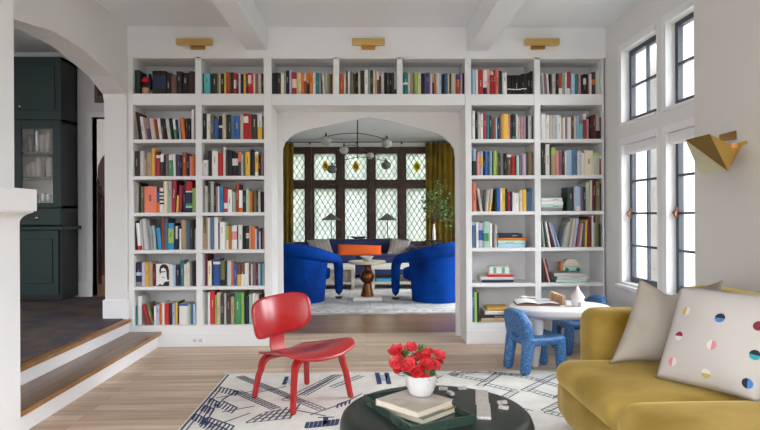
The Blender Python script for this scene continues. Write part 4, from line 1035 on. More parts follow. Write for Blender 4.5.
tree(6.3, 11.3, 3.2, .8, 2, 'pale leafy shrub seen through the farther right-hand windows', 350, .28)
tree(-2.2, 19, 4.0, 1.4, 2, 'pale garden tree behind the left panes of the leaded window', 420, .34)
tree(.6, 20.5, 4.6, 1.5, 1, 'mid green garden tree behind the centre-right leaded panes', 420, .34)
tree(2.6, 18, 3.6, 1.2, 1, 'dark green garden tree behind the right panes of the leaded window', 500, .3)
hs = thing('house', 'pale neighbouring house with gabled roof beyond the leaded window', 'house', (-2.2, 27, -.4))
MB().box(-4.6, .4, 26, 30, -.4, 2.4).build('wall', M('house_pale', (206, 204, 214), .8), hs)
MB().prism([(-4.8, 2.4), (.6, 2.4), (-2.1, 4.6)], lambda u, v, w: V((u, w, v)), 25.8, 30).build('roof', M('house_roof', (150, 150, 170), .8), hs)
MB().box(-2.8, -1.6, 25.9, 26, .6, 1.9).build('window', M('house_win', (120, 124, 140), .3), hs)
nb = thing('house', 'pale lavender neighbouring wall outside the right-hand windows', 'house', (10.5, 10, -.4))
MB().box(10, 11, 12, 26, -.4, 6).build('wall', M('house_lav', (112, 112, 130), .8), nb)
# ================================================================== MAIN ROOM FURNITURE
# ---- rug with woven line patterns
wool = M('rug_wool', (236, 233, 226), .95, noise=(7, (224, 221, 214), .4, .65), bump=(140, .25)); indigo = M('rug_indigo', (58, 74, 112), .95); charc = M('rug_charcoal', (74, 80, 104), .95); pblue = M('rug_paleblue', (176, 194, 214), .95)
RX0, RX1, RY0, RY1 = -1.055, 2.0, 1.35, 4.49
rg = MB(); rg.rbox(((RX0 + RX1) / 2, (RY0 + RY1) / 2, .003), ((RX1 - RX0) / 2, (RY1 - RY0) / 2, .003), .0025, 2)
RZ = .0066
def fl(px, py): q = at(px, py, 5); q = atZ(px, py, RZ); return V((q.x, q.y, RZ))
def clipin(p): return RX0 + .01 < p.x < RX1 - .01 and RY0 < p.y < RY1 - .01
def strip(p, q, w, m):
    d = (q - p); 
    if d.length < 1e-4: return
    n = V((-d.y, d.x, 0)).normalized() * w / 2
    k = max(1, int(d.length / .03)); 
    for i in range(k):
        a, b = p + d * (i / k), p + d * ((i + 1) / k)
        if clipin(a) and clipin(b): rg.add([a - n, b - n, b + n, a + n], [(0, 1, 2, 3)], m)
def band(a, b, w=.045, rungs=True, m=2, lines=2):
    p, q = fl(*a) if not isinstance(a, V) else a, fl(*b) if not isinstance(b, V) else b
    d = (q - p).normalized(); n = V((-d.y, d.x, 0))
    for i in range(lines):
        o = n * w * (i / (lines - 1) - .5) if lines > 1 else n * 0
        strip(p + o, q + o, .009, m)
    if rungs:
        L = (q - p).length; t = 0
        while t < L:
            c = p + d * t; strip(c - n * w / 2, c + n * w / 2, .007, m); t += .04
def comb(a, b, depth, n_, m=1, w=.012):
    """row of short strokes between two floor points, strokes run along depth (px offset)"""
    p, q = fl(*a), fl(*b); p2, q2 = fl(a[0] + depth[0], a[1] + depth[1]), fl(b[0] + depth[0], b[1] + depth[1])
    strip(p, q, .012, m)
    for i in range(n_): strip(p.lerp(q, i / (n_ - 1)), p2.lerp(q2, i / (n_ - 1)), w, m)
# border on the left edge
strip(V((RX0 + .02, RY0 + .02, RZ)), V((RX0 + .02, RY1 - .03, RZ)), .014, 1)
strip(V((RX0 + .05, RY0 + .02, RZ)), V((RX0 + .05, 4.1, RZ)), .01, 2)
band((239.6, 376.3), (303, 402), .055, lines=4); band((236.6, 391.5), (276, 408.5), .06, lines=4); band((303, 402), (322, 409.5), .055, lines=3)
band((303, 395), (339.5, 374.5), .055, lines=3); band((284.5, 400.5), (336, 374.8), lines=2); band((332, 387), (362, 375.5), lines=2)
strip(fl(310, 415), fl(344, 403), .012, 2); strip(fl(344, 403), fl(362, 393.5), .012, 2); strip(fl(291, 409), fl(326, 416), .012, 2)
strip(fl(216, 398), fl(262, 389.5), .012, 2); strip(fl(208, 428), fl(250, 413), .012, 2); strip(fl(222, 412), fl(255, 406), .012, 2); strip(fl(250, 394), fl(286, 386.5), .012, 2)
for i in range(7): strip(fl(246 + i * 7.2, 422.5 - i * .6), fl(262 + i * 6.3, 413.5 - i * 1.6), .012, 2)
for i in range(4): strip(fl(246 + i * 6, 423 - i * 3.6), fl(291 + i * 3, 418 - i * 3.3), .01, 1)
comb((218, 386.5), (238, 391), (-3, 5), 7); comb((222, 400.5), (237, 407.5), (-6, 6), 6); comb((211, 398), (220, 403), (-3, 5), 4)
comb((205, 405), (214, 409), (-4, 6), 4); comb((196, 414), (205, 418), (-4, 6), 4); band((214, 404), (202, 425), lines=2, m=1, rungs=False, w=.03)
comb((208, 417), (234, 426), (-6, 7), 8, 1); comb((206, 421), (226, 429), (-6, 6), 7)
strip(fl(236, 391), fl(222, 400), .014, 1)
# blue glyphs near the far edge and the table
strip(fl(284, 384.5), fl(287, 376.5), .03, 1); strip(fl(292, 384.8), fl(294.5, 376.8), .03, 1); strip(fl(286.3, 380.8), fl(292.6, 381), .12, 3)
strip(fl(377, 372.6), fl(379.5, 384), .035, 1); strip(fl(386.5, 372.6), fl(389, 384), .035, 1); strip(fl(379.3, 378), fl(387.2, 378), .17, 3)
comb((306, 428), (336, 425), (2, -6), 8, 1, .022); strip(fl(318, 417.5), fl(334, 417), .016, 1); strip(fl(325, 424), fl(326, 417), .03, 1)
comb((338, 404), (350, 400), (-1, 4), 4, 1)
# lattice right of the table
for a, b in (((450.5, 375), (461, 370.8)), ((452, 374.8), (486.4, 381)), ((461, 371.5), (480, 371)), ((474, 370.5), (512, 374.6)), ((500, 372.5), (479.6, 386)), ((486, 384), (515.5, 391)), ((515.5, 391), (505, 397)),
             ((512, 374.6), (539.5, 380)), ((539.5, 380), (564, 388)), ((524, 390.8), (557, 374.5)), ((530.5, 390), (557, 398)), ((557, 398), (573, 389.3)), ((544.6, 411), (569, 399)), ((546, 411.5), (566, 416)), ((521, 409), (531, 412)),
             ((566, 416), (590, 404)), ((573, 389.3), (600, 380)), ((480, 371), (452, 374.8)), ((400, 374), (436, 383)), ((410, 389), (440, 375))):
    band(a, b, .05)
for i in range(9):   # the weave continues under the table and sofa
    x = -.9 + i * .33
    band(V((x, 1.5, RZ)), V((x + .5, 2.35, RZ)), .05); band(V((x + .5, 1.5, RZ)), V((x, 2.35, RZ)), .05)
for i in range(8):
    a = (RX0 + .015, RY1 - .01); b_ = V((a[0] - .002 - .004 * i, a[1] + .006 * (i % 4), RZ - .004))
    rg.tube([V((a[0], a[1], .008)), b_ + V((-.012, .015, .004 * (i % 3)))], .003, 5, 0)
tag(rg.build('rug', [wool, indigo, charc, pblue], fix=False), 'large cream wool rug with navy lattice and comb patterns under the red chair', 'rug')

# ---- red moulded plywood lounge chair
red = M('red_lacquer', (186, 34, 38), .3, coat=.35, noise=(3, (172, 28, 34), .35, .7)); redge = M('ply_edge', (120, 34, 34), .5); rub = M('rubber_black', (26, 26, 26), .7)
R1, F1, R2, F2 = [atZ(px, py, RZ) for px, py in ((256.9, 398.6), (295, 415.3), (304.3, 383.6), (348.6, 396.8))]
cc = (R1 + F1 + R2 + F2) / 4
fw = ((F1 + F2) / 2 - (R1 + R2) / 2).normalized(); rzc = math.atan2(fw.y, fw.x)      # local +x is the chair's front, +y its left
ch = thing('lounge_chair', 'red bent plywood lounge chair standing on the patterned rug', 'chair', (cc.x, cc.y, RZ), rzc)
def ribbon(path, wd, th, up=None):
    """path of points, list of half-width vectors, thickness -> closed strip mesh"""
    P_ = [V(p) for p in path]; k = len(P_); mb = MB(); vs = []
    for i in range(k):
        t = (P_[min(i + 1, k - 1)] - P_[max(i - 1, 0)]).normalized(); w = V(wd[i]); n = t.cross(w).normalized() * th / 2
        vs += [P_[i] - w - n, P_[i] + w - n, P_[i] + w + n, P_[i] - w + n]
    fs = [(4 * i + j, 4 * i + (j + 1) % 4, 4 * i + 4 + (j + 1) % 4, 4 * i + 4 + j) for i in range(k - 1) for j in range(4)] + [(3, 2, 1, 0), tuple(4 * (k - 1) + j for j in range(4))]
    return mb.add(vs, fs)
wr, wf_ = (R2 - R1).length / 2, (F2 - F1).length / 2
lr = ((R1 + R2) / 2 - cc).length; lf = ((F1 + F2) / 2 - cc).length
def bent(xf, xt, wfoot, wtop, ztop, side, hw0, hw1):
    pts = [(xf, side * wfoot, .006), (xf + (xt - xf) * .6, side * (wfoot + (wtop - wfoot) * .6), ztop * .55), (xt, side * wtop, ztop - .075)]
    for i in range(1, 7):
        a = i / 6 * PI / 2; pts.append((xt, side * (wtop - .065 * (1 - math.cos(a))), ztop - .075 + .075 * math.sin(a)))
    pts += [(xt, side * .06, ztop), (xt, 0, ztop)]
    k = len(pts); wd = [V((hw0 + (hw1 - hw0) * min(1, i / 7), 0, 0)) for i in range(k)]
    return ribbon(pts, wd, .02)
for s_ in (-1, 1):
    bent(lf, lf - .035, wf_, wf_ - .04, .312, s_, .018, .036).build('leg', red, ch, smooth=40, local=True)
    bent(-lr, -lr + .035, wr, wr - .03, .262, s_, .018, .036).build('leg', red, ch, smooth=40, local=True)
# seat shell
def seatS(u, v):
    b = 2 * v - 1; u2 = u
    x = -.225 + .475 * u2; half = .205 + .085 * min(1, u2 * 1.35) ** 1.0
    # rounded plan
    rc = .35
    e = max(0, abs(2 * u - 1) - (1 - rc)) / rc
    half *= (1 - .16 * e ** 2.2)
    y = half * b
    z = .280 + .076 * u2 ** 1.15 - .055 * max(0, (u2 - .72) / .28) ** 2 * (1) + .042 * abs(b) ** 2.2 * (.35 + .65 * u2) - .018 * math.exp(-((u2 - .35) / .3) ** 2) * (1 - b * b)
    ee = abs(b) ** 6
    x += -.0 + .03 * (1 - b * b) * (1 if u2 > .5 else -.3) * abs(2 * u2 - 1)
    return V((x, y, z))
MB().grid(seatS, 22, 22).build('seat', red, ch, smooth=60, local=True, solid=.012)
# back shell : rounded rectangle curved about a vertical axis and tilted
bh, bwid = .265, .47
def backS(u, v):
    a, b = 2 * u - 1, 2 * v - 1
    p = 4.2
    # squircle mapping
    m = max(abs(a), abs(b)); 
    if m > 1e-6:
        l = (abs(a) ** p + abs(b) ** p) ** (1 / p); f = m / l
        a, b = a * f, b * f
    y = bwid / 2 * a * (1 + .05 * b - .03 * b * b); z = bh / 2 * b
    xx = .075 * a * a - .015 * b * b
    xx += -.16 * z
    return V((-.262 + xx - .01, y, .512 + z + .02 * a))
MB().grid(backS, 24, 18).build('backrest', red, ch, smooth=60, local=True, solid=.011)
sp_pts = [(.05, 0, .294), (-.05, 0, .277), (-.14, 0, .262), (-.2, 0, .256), (-.25, 0, .27), (-.272, 0, .31), (-.274, 0, .38), (-.278, 0, .46), (-.289, 0, .54)]
ribbon(sp_pts, [V((0, w, 0)) for w in (.05, .05, .052, .055, .058, .058, .055, .05, .045)], .014).build('spine', red, ch, smooth=40, local=True)
for x, y in ((lf, wf_), (lf, -wf_), (-lr, wr), (-lr, -wr)): MB().box(x - .012, x + .012, y - .008, y + .008, .0, .008).build('glide', rub, ch, local=True)

# ---- coffee table
ctm = M('table_green', (38, 48, 45), .38, noise=(9, (32, 42, 39), .4, .6))
TX, TY, TZ = .285, 2.42, .40
tb = thing('coffee_table', 'round dark green coffee table on the patterned rug', 'table', (TX, TY, RZ))
MB().lathe([(.001, TZ), (.30, TZ), (.35, TZ - .002), (.37, TZ - .008), (.385, TZ - .022), (.393, TZ - .045), (.395, TZ - .07), (.388, TZ - .1), (.37, TZ - .125), (.33, TZ - .14), (.25, TZ - .145)], (TX, TY, 0), 72).build('tabletop', ctm, tb, smooth=40)
MB().lathe([(.30, RZ + .001), (.315, RZ + .015), (.25, .12), (.235, .2), (.25, TZ - .146)], (TX, TY, 0), 48).build('base', ctm, tb, smooth=40)
# marble tray
marb = M('green_marble', (48, 66, 58), .25, noise=(12, (92, 112, 98), .55, .75))
Lc, Rc, Bc = atZ(363.5, 394.6, TZ + .035), atZ(475.6, 414.9, TZ + .035), atZ(412, 427.2, TZ + .035)
d1 = (Bc - Lc); d1.z = 0; tl = d1.length; d1.normalize(); d2 = V((-d1.y, d1.x, 0))
tw = (Rc - Lc).dot(d2); tl = (Rc - Lc).dot(d1)
if tw < 0: d2 = -d2; tw = -tw
tr = thing('tray', 'rectangular green marble tray on the dark green coffee table', 'tray', (Lc.x + .1, Lc.y - .1, TZ))
o_ = V((Lc.x, Lc.y, TZ + .001))
def trb(u0, u1, v0, v1, z0, z1):
    c = o_ + d1 * (u0 + u1) / 2 + d2 * (v0 + v1) / 2 + V((0, 0, (z0 + z1) / 2))
    return MB().obox(c, d1 * (u1 - u0) / 2, d2 * (v1 - v0) / 2, V((0, 0, (z1 - z0) / 2)))
trb(0, tl, 0, tw, 0, .008).build('base', marb, tr)
wt = .008
for a in ((0, tl, 0, wt), (0, tl, tw - wt, tw), (0, wt, wt, tw - wt), (tl - wt, tl, wt, tw - wt)): trb(*a, .008, .034).build('rim', marb, tr, bevel=.001)
# books in the tray
def quadbook(c, ln, dp, th, z, rz, cov, label):
    t = thing('book', label, 'book', (c[0], c[1], z), rz, 'books in the marble tray')
    MB().box(-ln / 2, ln / 2, -dp / 2, dp / 2, .0004, .003).box(-ln / 2, ln / 2, -dp / 2, dp / 2, th - .003, th - .0002).box(-ln / 2, -ln / 2 + .003, -dp / 2, dp / 2, .003, th - .003).build('cover', cov, t, local=True)
    MB().box(-ln / 2 + .003, ln / 2 - .004, -dp / 2 + .004, dp / 2 - .004, .003, th - .003).build('pages', pagem, t, local=True)
    return t
zt_ = TZ + .0095
bk1 = atZ(414, 405, zt_ + .03)
ang = math.atan2(d1.y, d1.x)
b1 = quadbook((.214, 2.352), .205, .20, .024, zt_, math.radians(-46), M('book_greygreen', (112, 116, 108), .5), 'dark covered book with yellow patch lying lowest in the marble tray')
MB().box(.035, .095, .04, .09, .0239, .0244).build('cover_patch', M('patch_yellow', (222, 184, 80), .5), b1, local=True)
MB().box(-.02, .03, .02, .09, .0239, .0243).build('cover_print', M('print_pale', (176, 178, 168), .5), b1, local=True)
quadbook((.193, 2.366), .225, .215, .026, zt_ + .0246, math.radians(-47), M('book_taupe', (196, 188, 178), .55, noise=(14, (176, 166, 156), .45, .6)), 'pale taupe book on top in the tray, below the white flower pot')
# flower pot
zv = zt_ + .0246 + .0262
vp = atZ(421.8, 397, zv + .0)
vc = V((vp.x, vp.y + .03, zv))
r1_ = (at(438, 375, vc.y).x - at(405.2, 375, vc.y).x) / 2 * .97
vh_ = at(421, 373.5, vc.y).z - zv
pot = thing('flower_pot', 'white ceramic pot of red flowers on the tray books', 'vase', (vc.x, vc.y, zv))
MB().lathe([(.02, zv + .0008), (r1_ * .62, zv + .001), (r1_ * .72, zv + .008), (r1_ * .9, zv + vh_ * .4), (r1_ * .99, zv + vh_ * .75), (r1_, zv + vh_), (r1_ - .005, zv + vh_), (r1_ - .008, zv + vh_ * .75), (r1_ * .7, zv + .03)], (vc.x, vc.y, 0), 36).build('body', M('pot_white', (216, 214, 214), .3), pot, smooth=50)
MB().lathe([(.001, zv + vh_ * .7), (r1_ - .009, zv + vh_ * .7)], (vc.x, vc.y, 0), 24, cap=False).build('soil', M('soil', (60, 48, 40), .9), pot)
petal = [M('petal_a', (214, 44, 52), .5, noise=(30, (196, 30, 40), .4, .65)), M('petal_b', (226, 72, 80), .5, noise=(30, (208, 48, 58), .4, .65))]
stemm = M('stem_green', (70, 104, 50), .5); leafp = M('flower_leaf', (58, 92, 44), .5)
rf = random.Random(5)
s5 = 405 / 80
FL = [(80, 78, 30, -.02, 'upper left'), (158, 62, 28, .02, 'top centre'), (86, 138, 32, -.03, 'left middle'), (138, 152, 34, -.05, 'front centre left'), (176, 118, 24, .0, 'centre'), (224, 98, 30, -.01, 'upper right centre'), (298, 100, 28, .0, 'far right'), (186, 184, 28, -.06, 'front lowest'), (236, 148, 30, -.05, 'front centre right'), (272, 148, 28, -.02, 'right middle'), (226, 196, 20, -.05, 'front lower right'), (120, 95, 22, .05, 'back left'), (255, 82, 20, .05, 'back right'), (90, 172, 22, -.02, 'lower left'), (300, 130, 18, .02, 'right lower')]
for px, py, rr, dy, nm in FL:
    c = at(380 + px / s5, 335 + py / s5, vc.y + dy); R = rr / s5 * vc.y / F * 1.2
    root = V((vc.x + (c.x - vc.x) * .25, vc.y + (c.y - vc.y) * .25, zv + vh_ * .72))
    t = thing('flower', 'red flower, %s bloom of the bouquet in the white pot' % nm, 'flower', root, group='red flowers in the white pot')
    ax = (c - root).normalized() * .6 + V((0, -.5, .3)); ax.normalize()
    ex = ax.cross(V((0, 0, 1))).normalized(); ey = ex.cross(ax)
    m = MB()
    for ring, (cnt, op, sc) in enumerate(((3, .25, .55), (5, .6, .8), (6, 1.05, 1.0))):
        for k in range(cnt):
            a = 2 * PI * k / cnt + ring * .5 + rf.uniform(-.2, .2); dr_ = ex * math.cos(a) + ey * math.sin(a); tg = -ex * math.sin(a) + ey * math.cos(a)
            o2 = op + rf.uniform(-.12, .12)
            def PS(u, v, dr_=dr_, tg=tg, o2=o2, sc=sc):
                b = 2 * u - 1; th_ = v * (1.2 + .35 * o2)
                rad = R * sc * (math.sin(th_) * (.35 + .75 * o2)); hgt = R * sc * (1.0 - math.cos(th_ * .9)) * (1.25 - .6 * o2) - R * .25
                wv = R * sc * .62 * math.sin(PI * (.12 + .80 * v)) * b
                curl = -.18 * R * b * b * v
                return c + dr_ * (rad + curl) + tg * wv + ax * (hgt)
            m.grid(PS, 4, 5, 0)
    m.build('bloom', petal[rf.randrange(2)], t, smooth=180, fix=False)
    MB().tube([root, root.lerp(c, .5) + V((0, 0, .01)), c - ax * R * .2], .0025, 6).build('stem', stemm, t)
    lf_ = MB()
    for k in range(2):
        q = root.lerp(c, rf.uniform(.45, .85)); d = V((rf.uniform(-1, 1), rf.uniform(-1, .2), rf.uniform(-.6, .8))).normalized(); s_ = d.cross(V((0, 0, 1))).normalized(); L_, W_2 = rf.uniform(.03, .045), .010
        lf_.add([q, q + d * L_ * .4 + s_ * W_2, q + d * L_, q + d * L_ * .4 - s_ * W_2, q + d * L_ * .5 + V((0, 0, .004))], [(0, 1, 4), (1, 2, 4), (2, 3, 4), (3, 0, 4)])
    lf_.build('leaf', leafp, t, fix=False)
for px, py, dx, dz_, nm in ((205, 62, .012, .03, 'top'), (130, 88, -.01, .02, 'left'), (234, 238, .0, -.03, 'front, hanging over the pot rim'), (240, 178, .012, -.02, 'right')):
    c = at(380 + px / s5, 335 + py / s5, vc.y - .055 if py > 150 else vc.y - .01); m = MB(); L_ = .035
    for k in range(3):
        d = V((dx + rf.uniform(-.012, .012), -.006, dz_ + rf.uniform(-.01, .01))).normalized(); s_ = d.cross(V((0, 1, 0))).normalized()
        q = c - d * L_ * .5 + s_ * (k - 1) * .006
        m.add([q, q + d * L_ * .45 + s_ * .008, q + d * L_, q + d * L_ * .45 - s_ * .008, q + d * L_ * .5 + V((0, -.003, 0))], [(0, 1, 4), (1, 2, 4), (2, 3, 4), (3, 0, 4)])
    m.tube([c, V((vc.x, vc.y, zv + vh_ * .8))], .002, 5)
    tag(m.build('leaf_sprig', leafp, fix=False), 'dark green leaf sprig at the %s of the red bouquet' % nm, 'leaf', 'leaf sprigs in the white pot')

# ---- terrazzo domino pieces on the coffee table
terr = M('terrazzo', (206, 200, 194), .4, noise=(160, (120, 96, 90), .6, .66))
def tile(px, py, rz, l, w, h, label):
    p = atZ(px, py, TZ + h); t = thing('domino', label, 'domino', (p.x, p.y, TZ + .0006), rz, 'speckled domino tiles')
    MB().box(-l / 2, l / 2, -w / 2, w / 2, 0, h).build('tile', terr, t, local=True, bevel=.002)
    MB().box(-.0008, .0008, -w / 2 + .003, w / 2 - .003, h, h + .0004).build('dividing_line', M('line_grey', (150, 140, 136), .5), t, local=True)
dd = atZ(482, 390, TZ) - atZ(483, 415, TZ); az = math.atan2(dd.y, dd.x)
la, lb2, lc_ = atZ(482, 389.5, TZ + .012), atZ(482.8, 402.6, TZ + .012), atZ(483, 417, TZ + .012)
wdt = (atZ(489.7, 403, TZ + .012) - atZ(476.3, 402.5, TZ + .012)).length
tile(482, 396, az, (la - lb2).length * .98, wdt, .012, 'large speckled domino tile lying flat, farther of the pair')
tile(483.6, 409.6, az, (lb2 - lc_).length * .98, wdt, .012, 'large speckled domino tile lying flat, nearer of the pair')
for px, py, rz, lab_ in ((443.3, 387.2, -.15, 'small speckled domino beside the flower pot, farther of two'), (450.6, 391.6, 1.9, 'small speckled domino beside the flower pot, nearer of two'), (462.3, 386.6, .2, 'small speckled domino alone near the far table edge'), (502.2, 400.8, .25, 'small speckled domino at the right of table, farther of two'), (503.8, 405.8, -.5, 'small speckled domino at the right of table, nearer of two')):
    tile(px, py, rz, .04, .02, .013, lab_)

# ---- children's table and chairs
KX, KY, KZ = 1.55, 4.70, .468
ktm = M('kids_table_white', (226, 222, 222), .4, noise=(90, (206, 202, 206), .62, .7))
kt = thing('kids_table', 'oval white speckled play table with tapered legs by the bookcase', 'table', (KX, KY, 0))
kk = MB().lathe([(.001, KZ), (.385, KZ), (.398, KZ - .006), (.402, KZ - .02), (.39, KZ - .045), (.33, KZ - .075), (.25, KZ - .08)], (KX, KY, 0), 56)
for p_ in kk.v: p_.y = KY + (p_.y - KY) * .75
kk.build('tabletop', ktm, kt, smooth=35)
for a in (100, 220, 340):
    a = math.radians(a); p = V((KX + .27 * math.cos(a), KY + .2 * math.sin(a), KZ - .125)); q = V((KX + .31 * math.cos(a), KY + .235 * math.sin(a), .036))
    MB().capsule(q, p, .028, .045, 14).build('leg', ktm, kt, smooth=60)
spk = M('kids_blue', (46, 100, 158), .45, noise=(110, (108, 152, 194), .52, .64))
def kidschair(lab, loc, rz):
    t = thing('kids_chair', lab, 'chair', loc, rz, 'blue speckled kids chairs')
    # local: +x front, +y left. seat height .27, back rises at -x
    w = .118; zs = .285
    for s_ in (-1, 1):
        MB().capsule((.155, s_ * w, .036), (.14, s_ * (w - .004), zs - .04), .040, .044, 14).build('leg', spk, t, smooth=70, local=True)
        MB().capsule((-.165, s_ * w, .036), (-.135, s_ * (w - .004), zs - .03), .040, .046, 14).build('leg', spk, t, smooth=70, local=True)
    def dish(p): p.z -= .022 * (1 - (p.y / .16) ** 2) * (1 if p.z > 0 else .2) * max(0, 1 - (abs(p.x) / .17) ** 4); return p
    MB().rbox((.005, 0, zs - .034), (.176, .157, .036), .034, 8, fn=dish).build('seat', spk, t, smooth=80, local=True)
    # back : arch outline with a small notch at the bottom
    out = [(-.152, .0), (-.152, .08)] + [(-.152 * abs(math.cos(a)) ** .75, .115 + .115 * math.sin(a)) for a in [i * PI / 18 for i in range(0, 9)]]
    out = out + [(-x, z) for x, z in out[::-1]]
    notch = [(.042, .0), (.036, .03), (.018, .048), (-.018, .048), (-.036, .03), (-.042, .0)]
    m = MB().prism(out + notch, lambda u, v, w_: V((-.148 - .22 * v + w_ - .9 * u * u * -1, u, zs - .03 + v)), -.034, .034)
    o = m.build('backrest', spk, t, smooth=50, local=True, bevel=.02)
    o.modifiers['b'].segments = 4; o.modifiers['b'].angle_limit = math.radians(50)
    return t
A_, B_, C_, E_ = [atZ(px, py, 0) for px, py in ((524.7, 376), (505, 367.5), (561, 372), (541, 364))]
kc = (A_ + B_ + C_ + E_) / 4; kf = (C_ + E_) / 2 - (A_ + B_) / 2
k1 = kidschair('blue speckled kids chair with its back to the coffee table, nearer one', (kc.x + .018, kc.y, .0), math.atan2(kf.y, kf.x))
k2 = dup(k1, (1.86, 5.13, 0), math.radians(188), 'blue speckled kids chair behind the play table, partly hidden by the sofa')

# things on the play table
z = KZ + .0006
pgm = M('paper', (224, 220, 218), .6)
p = atZ(536, 303.5, z)
t = thing('magazine', 'open brown and white magazine lying on the play table', 'magazine', (p.x, p.y, z), -.12)
MB().box(-.17, .17, -.13, .13, 0, .012).build('cover', M('mag_brown', (120, 84, 76), .5), t, local=True)
m = MB(); m.grid(lambda u, v: V((-.168 + .168 * u, -.128 + .256 * v, .0125 + .014 * math.sin(PI * u) ** .7)), 10, 2); m.grid(lambda u, v: V((.168 * u, -.128 + .256 * v, .0125 + .012 * math.sin(PI * u) ** .7)), 10, 2)
m.build('pages', pgm, t, smooth=60, local=True)
p = atZ(526, 297.5, z + .03)
t = thing('toy_spoon', 'small white toy spoon resting on the open magazine', 'toy', (p.x, p.y, z + .03))
MB().tube([(p.x + .12, p.y - .01, z + .03), (p.x, p.y, z + .034)], .005, 6).build('handle', pgm, t); MB().ball((p.x - .02, p.y, z + .036), .022, 10, sz=.4, sx=1.3).build('bowl', pgm, t, smooth=60)
tw_ = M('toy_slat_wood', (172, 134, 102), .5)
p0, p1 = atZ(551, 302.5, z), atZ(564.5, 305, z)
t = thing('toy_rack', 'little wooden toy rack of upright slats on the play table', 'toy', ((p0 + p1) / 2 - V((0, 0, 0)))); t.location.z = z
dv = p1 - p0; L_ = dv.length; dv.normalize(); nv_ = V((-dv.y, dv.x, 0))
MB().obox((p0 + p1) / 2 + V((0, 0, .005)), dv * L_ / 2, nv_ * .02, V((0, 0, .0045))).build('base', tw_, t)
for i in range(6):
    h = .095 - .004 * i; q = p0 + dv * L_ * (i + .5) / 6
    m = MB(); hh = L_ / 21
    m.prism([(-hh, .0096), (-hh, h - hh)] + [(-hh * math.cos(a), h - hh + hh * math.sin(a)) for a in [k * PI / 6 for k in range(1, 6)]] + [(hh, h - hh), (hh, .0096)], lambda u, v, w: q + dv * u + V((0, 0, v)) + nv_ * w, -.018, .018)
    m.build('slat', tw_, t)
p = atZ(577.5, 306, z)
t = thing('toy_castle', 'small white toy tower with pink cone roof on the play table', 'toy', (p.x, p.y, z))
R = (at(584, 300, p.y).x - at(571, 300, p.y).x) / 2 * .9; h1 = at(577, 297, p.y).z - z; h2 = at(577, 285, p.y).z - z
MB().lathe([(.001, z + .0004), (R * .85, z + .0005), (R, z + .02), (R, z + h1 * .75), (R * .9, z + h1)], (p.x, p.y, 0), 20).build('wall', M('porcelain', (222, 218, 218), .3), t, smooth=50)
MB().lathe([(R * 1.22, z + h1 - .004), (R * 1.15, z + h1 + .004), (R * .5, z + h1 + (h2 - h1) * .5), (.006, z + h2 - .012), (.001, z + h2 - .01)], (p.x, p.y, 0), 20).ball((p.x, p.y, z + h2 - .004), .007, 8).build('roof', M('roof_pink', (226, 208, 208), .4), t, smooth=50)
MB().box(p.x - .012, p.x + .012, p.y - R - .002, p.y - R * .8, z + .004, z + h1 * .5).build('door', M('toy_grey', (150, 150, 152), .5), t)

# ---- mustard velvet sofa along the right wall
vel = M('mustard_velvet', (178, 150, 76), .65, sheen=.85, spec=.2, noise=(2.6, (134, 104, 20), .4, .66), bump=(6, .12))
so = thing('sofa', 'mustard yellow velvet sofa along the right wall', 'sofa', (1.45, 2.2, RZ))
YA = 3.13; ZA = .672
XF, XB_ = 1.0, 1.98
xarm = at(579, 330, YA + .22).x
MB().rbox(((XF + .03 + XB_) / 2, (YA + .12 + .6) / 2, .20), ((XB_ - XF - .03) / 2, (YA + .12 - .6) / 2, .12), .08, 10).build('base', vel, so, smooth=70)
zc = .415
MB().rbox(((XF + 1.74) / 2, (YA + .01 + 2.4) / 2, .355), ((1.74 - XF) / 2, (YA + .02 - 2.4) / 2, .072), .068, 12, dome=.012).build('seat_cushion', vel, so, smooth=80)
MB().rbox(((XF + .0 + 1.74) / 2, 1.985, .365), ((1.74 - XF) / 2, .405, .08), .076, 12, dome=.022).build('seat_cushion', vel, so, smooth=80)
MB().rbox(((XF + 1.74) / 2, 1.15, .365), ((1.74 - XF) / 2, .405, .08), .076, 12, dome=.022).build('seat_cushion', vel, so, smooth=80)
MB().rbox(((xarm + XB_) / 2, YA + .13, (ZA + .10) / 2), ((XB_ - xarm) / 2, .13, (ZA - .10) / 2), .075, 12).build('arm', vel, so, smooth=80)
MB().rbox((1.86, (YA + .2 + .6) / 2, (.812 + .2) / 2), (.12, (YA + .2 - .6) / 2, (.812 - .2) / 2), .09, 12).build('back', vel, so, smooth=80)
for x in (XF + .14, XB_ - .12):
    for y in (.75, YA - .05): MB().lathe([(.018, RZ + .0), (.026, .09)], (x, y, 0), 12).build('leg', darkc, so)
linen = M('linen_pillow', (178, 168, 156), .9, noise=(5, (166, 155, 143), .4, .62), bump=(90, .15)); linen2 = M('linen_light', (200, 195, 192), .9, noise=(60, (202, 194, 188), .4, .62), bump=(140, .12)); taupe2 = M('linen_taupe', (150, 140, 130), .9)
zp = .445
pillow('pillow', [linen], atZ(609, 364, zp), V((1.56, 2.86, zp)), V((1.665, 2.98, .80)), V((1.435, 3.06, .862)), .075, 'plain beige linen pillow in the far corner of the mustard sofa', group='sofa pillows', sag=.03, pinch=.11)
pillow('pillow', [taupe2], (1.60, 3.06, zp), (1.62, 2.62, zp), (1.655, 2.70, .89), (1.70, 3.12, .80), .05, 'dark taupe pillow mostly hidden behind the spotted pillow', group='sofa pillows')
q0 = atZ(655, 377.5, zp); q1 = V((1.56, 2.30, zp)); up_ = V((.155, .06, .415))
SPOTS = [(686.5, 311, 'py', 'w', 0), (720, 318, 'sk', 'nb', 1), (759, 326, 'ma', 'ma', 0), (679, 336, 'dk2', 'w', 1), (711.5, 345, 'w', 'pp', 0), (755, 355, 'sk', 'tl', 1), (672.5, 361.5, 'pp', 'w', 0), (706, 373.5, 'w', 'py', 1), (747.5, 383.5, 'sk', 'nb', 0)]
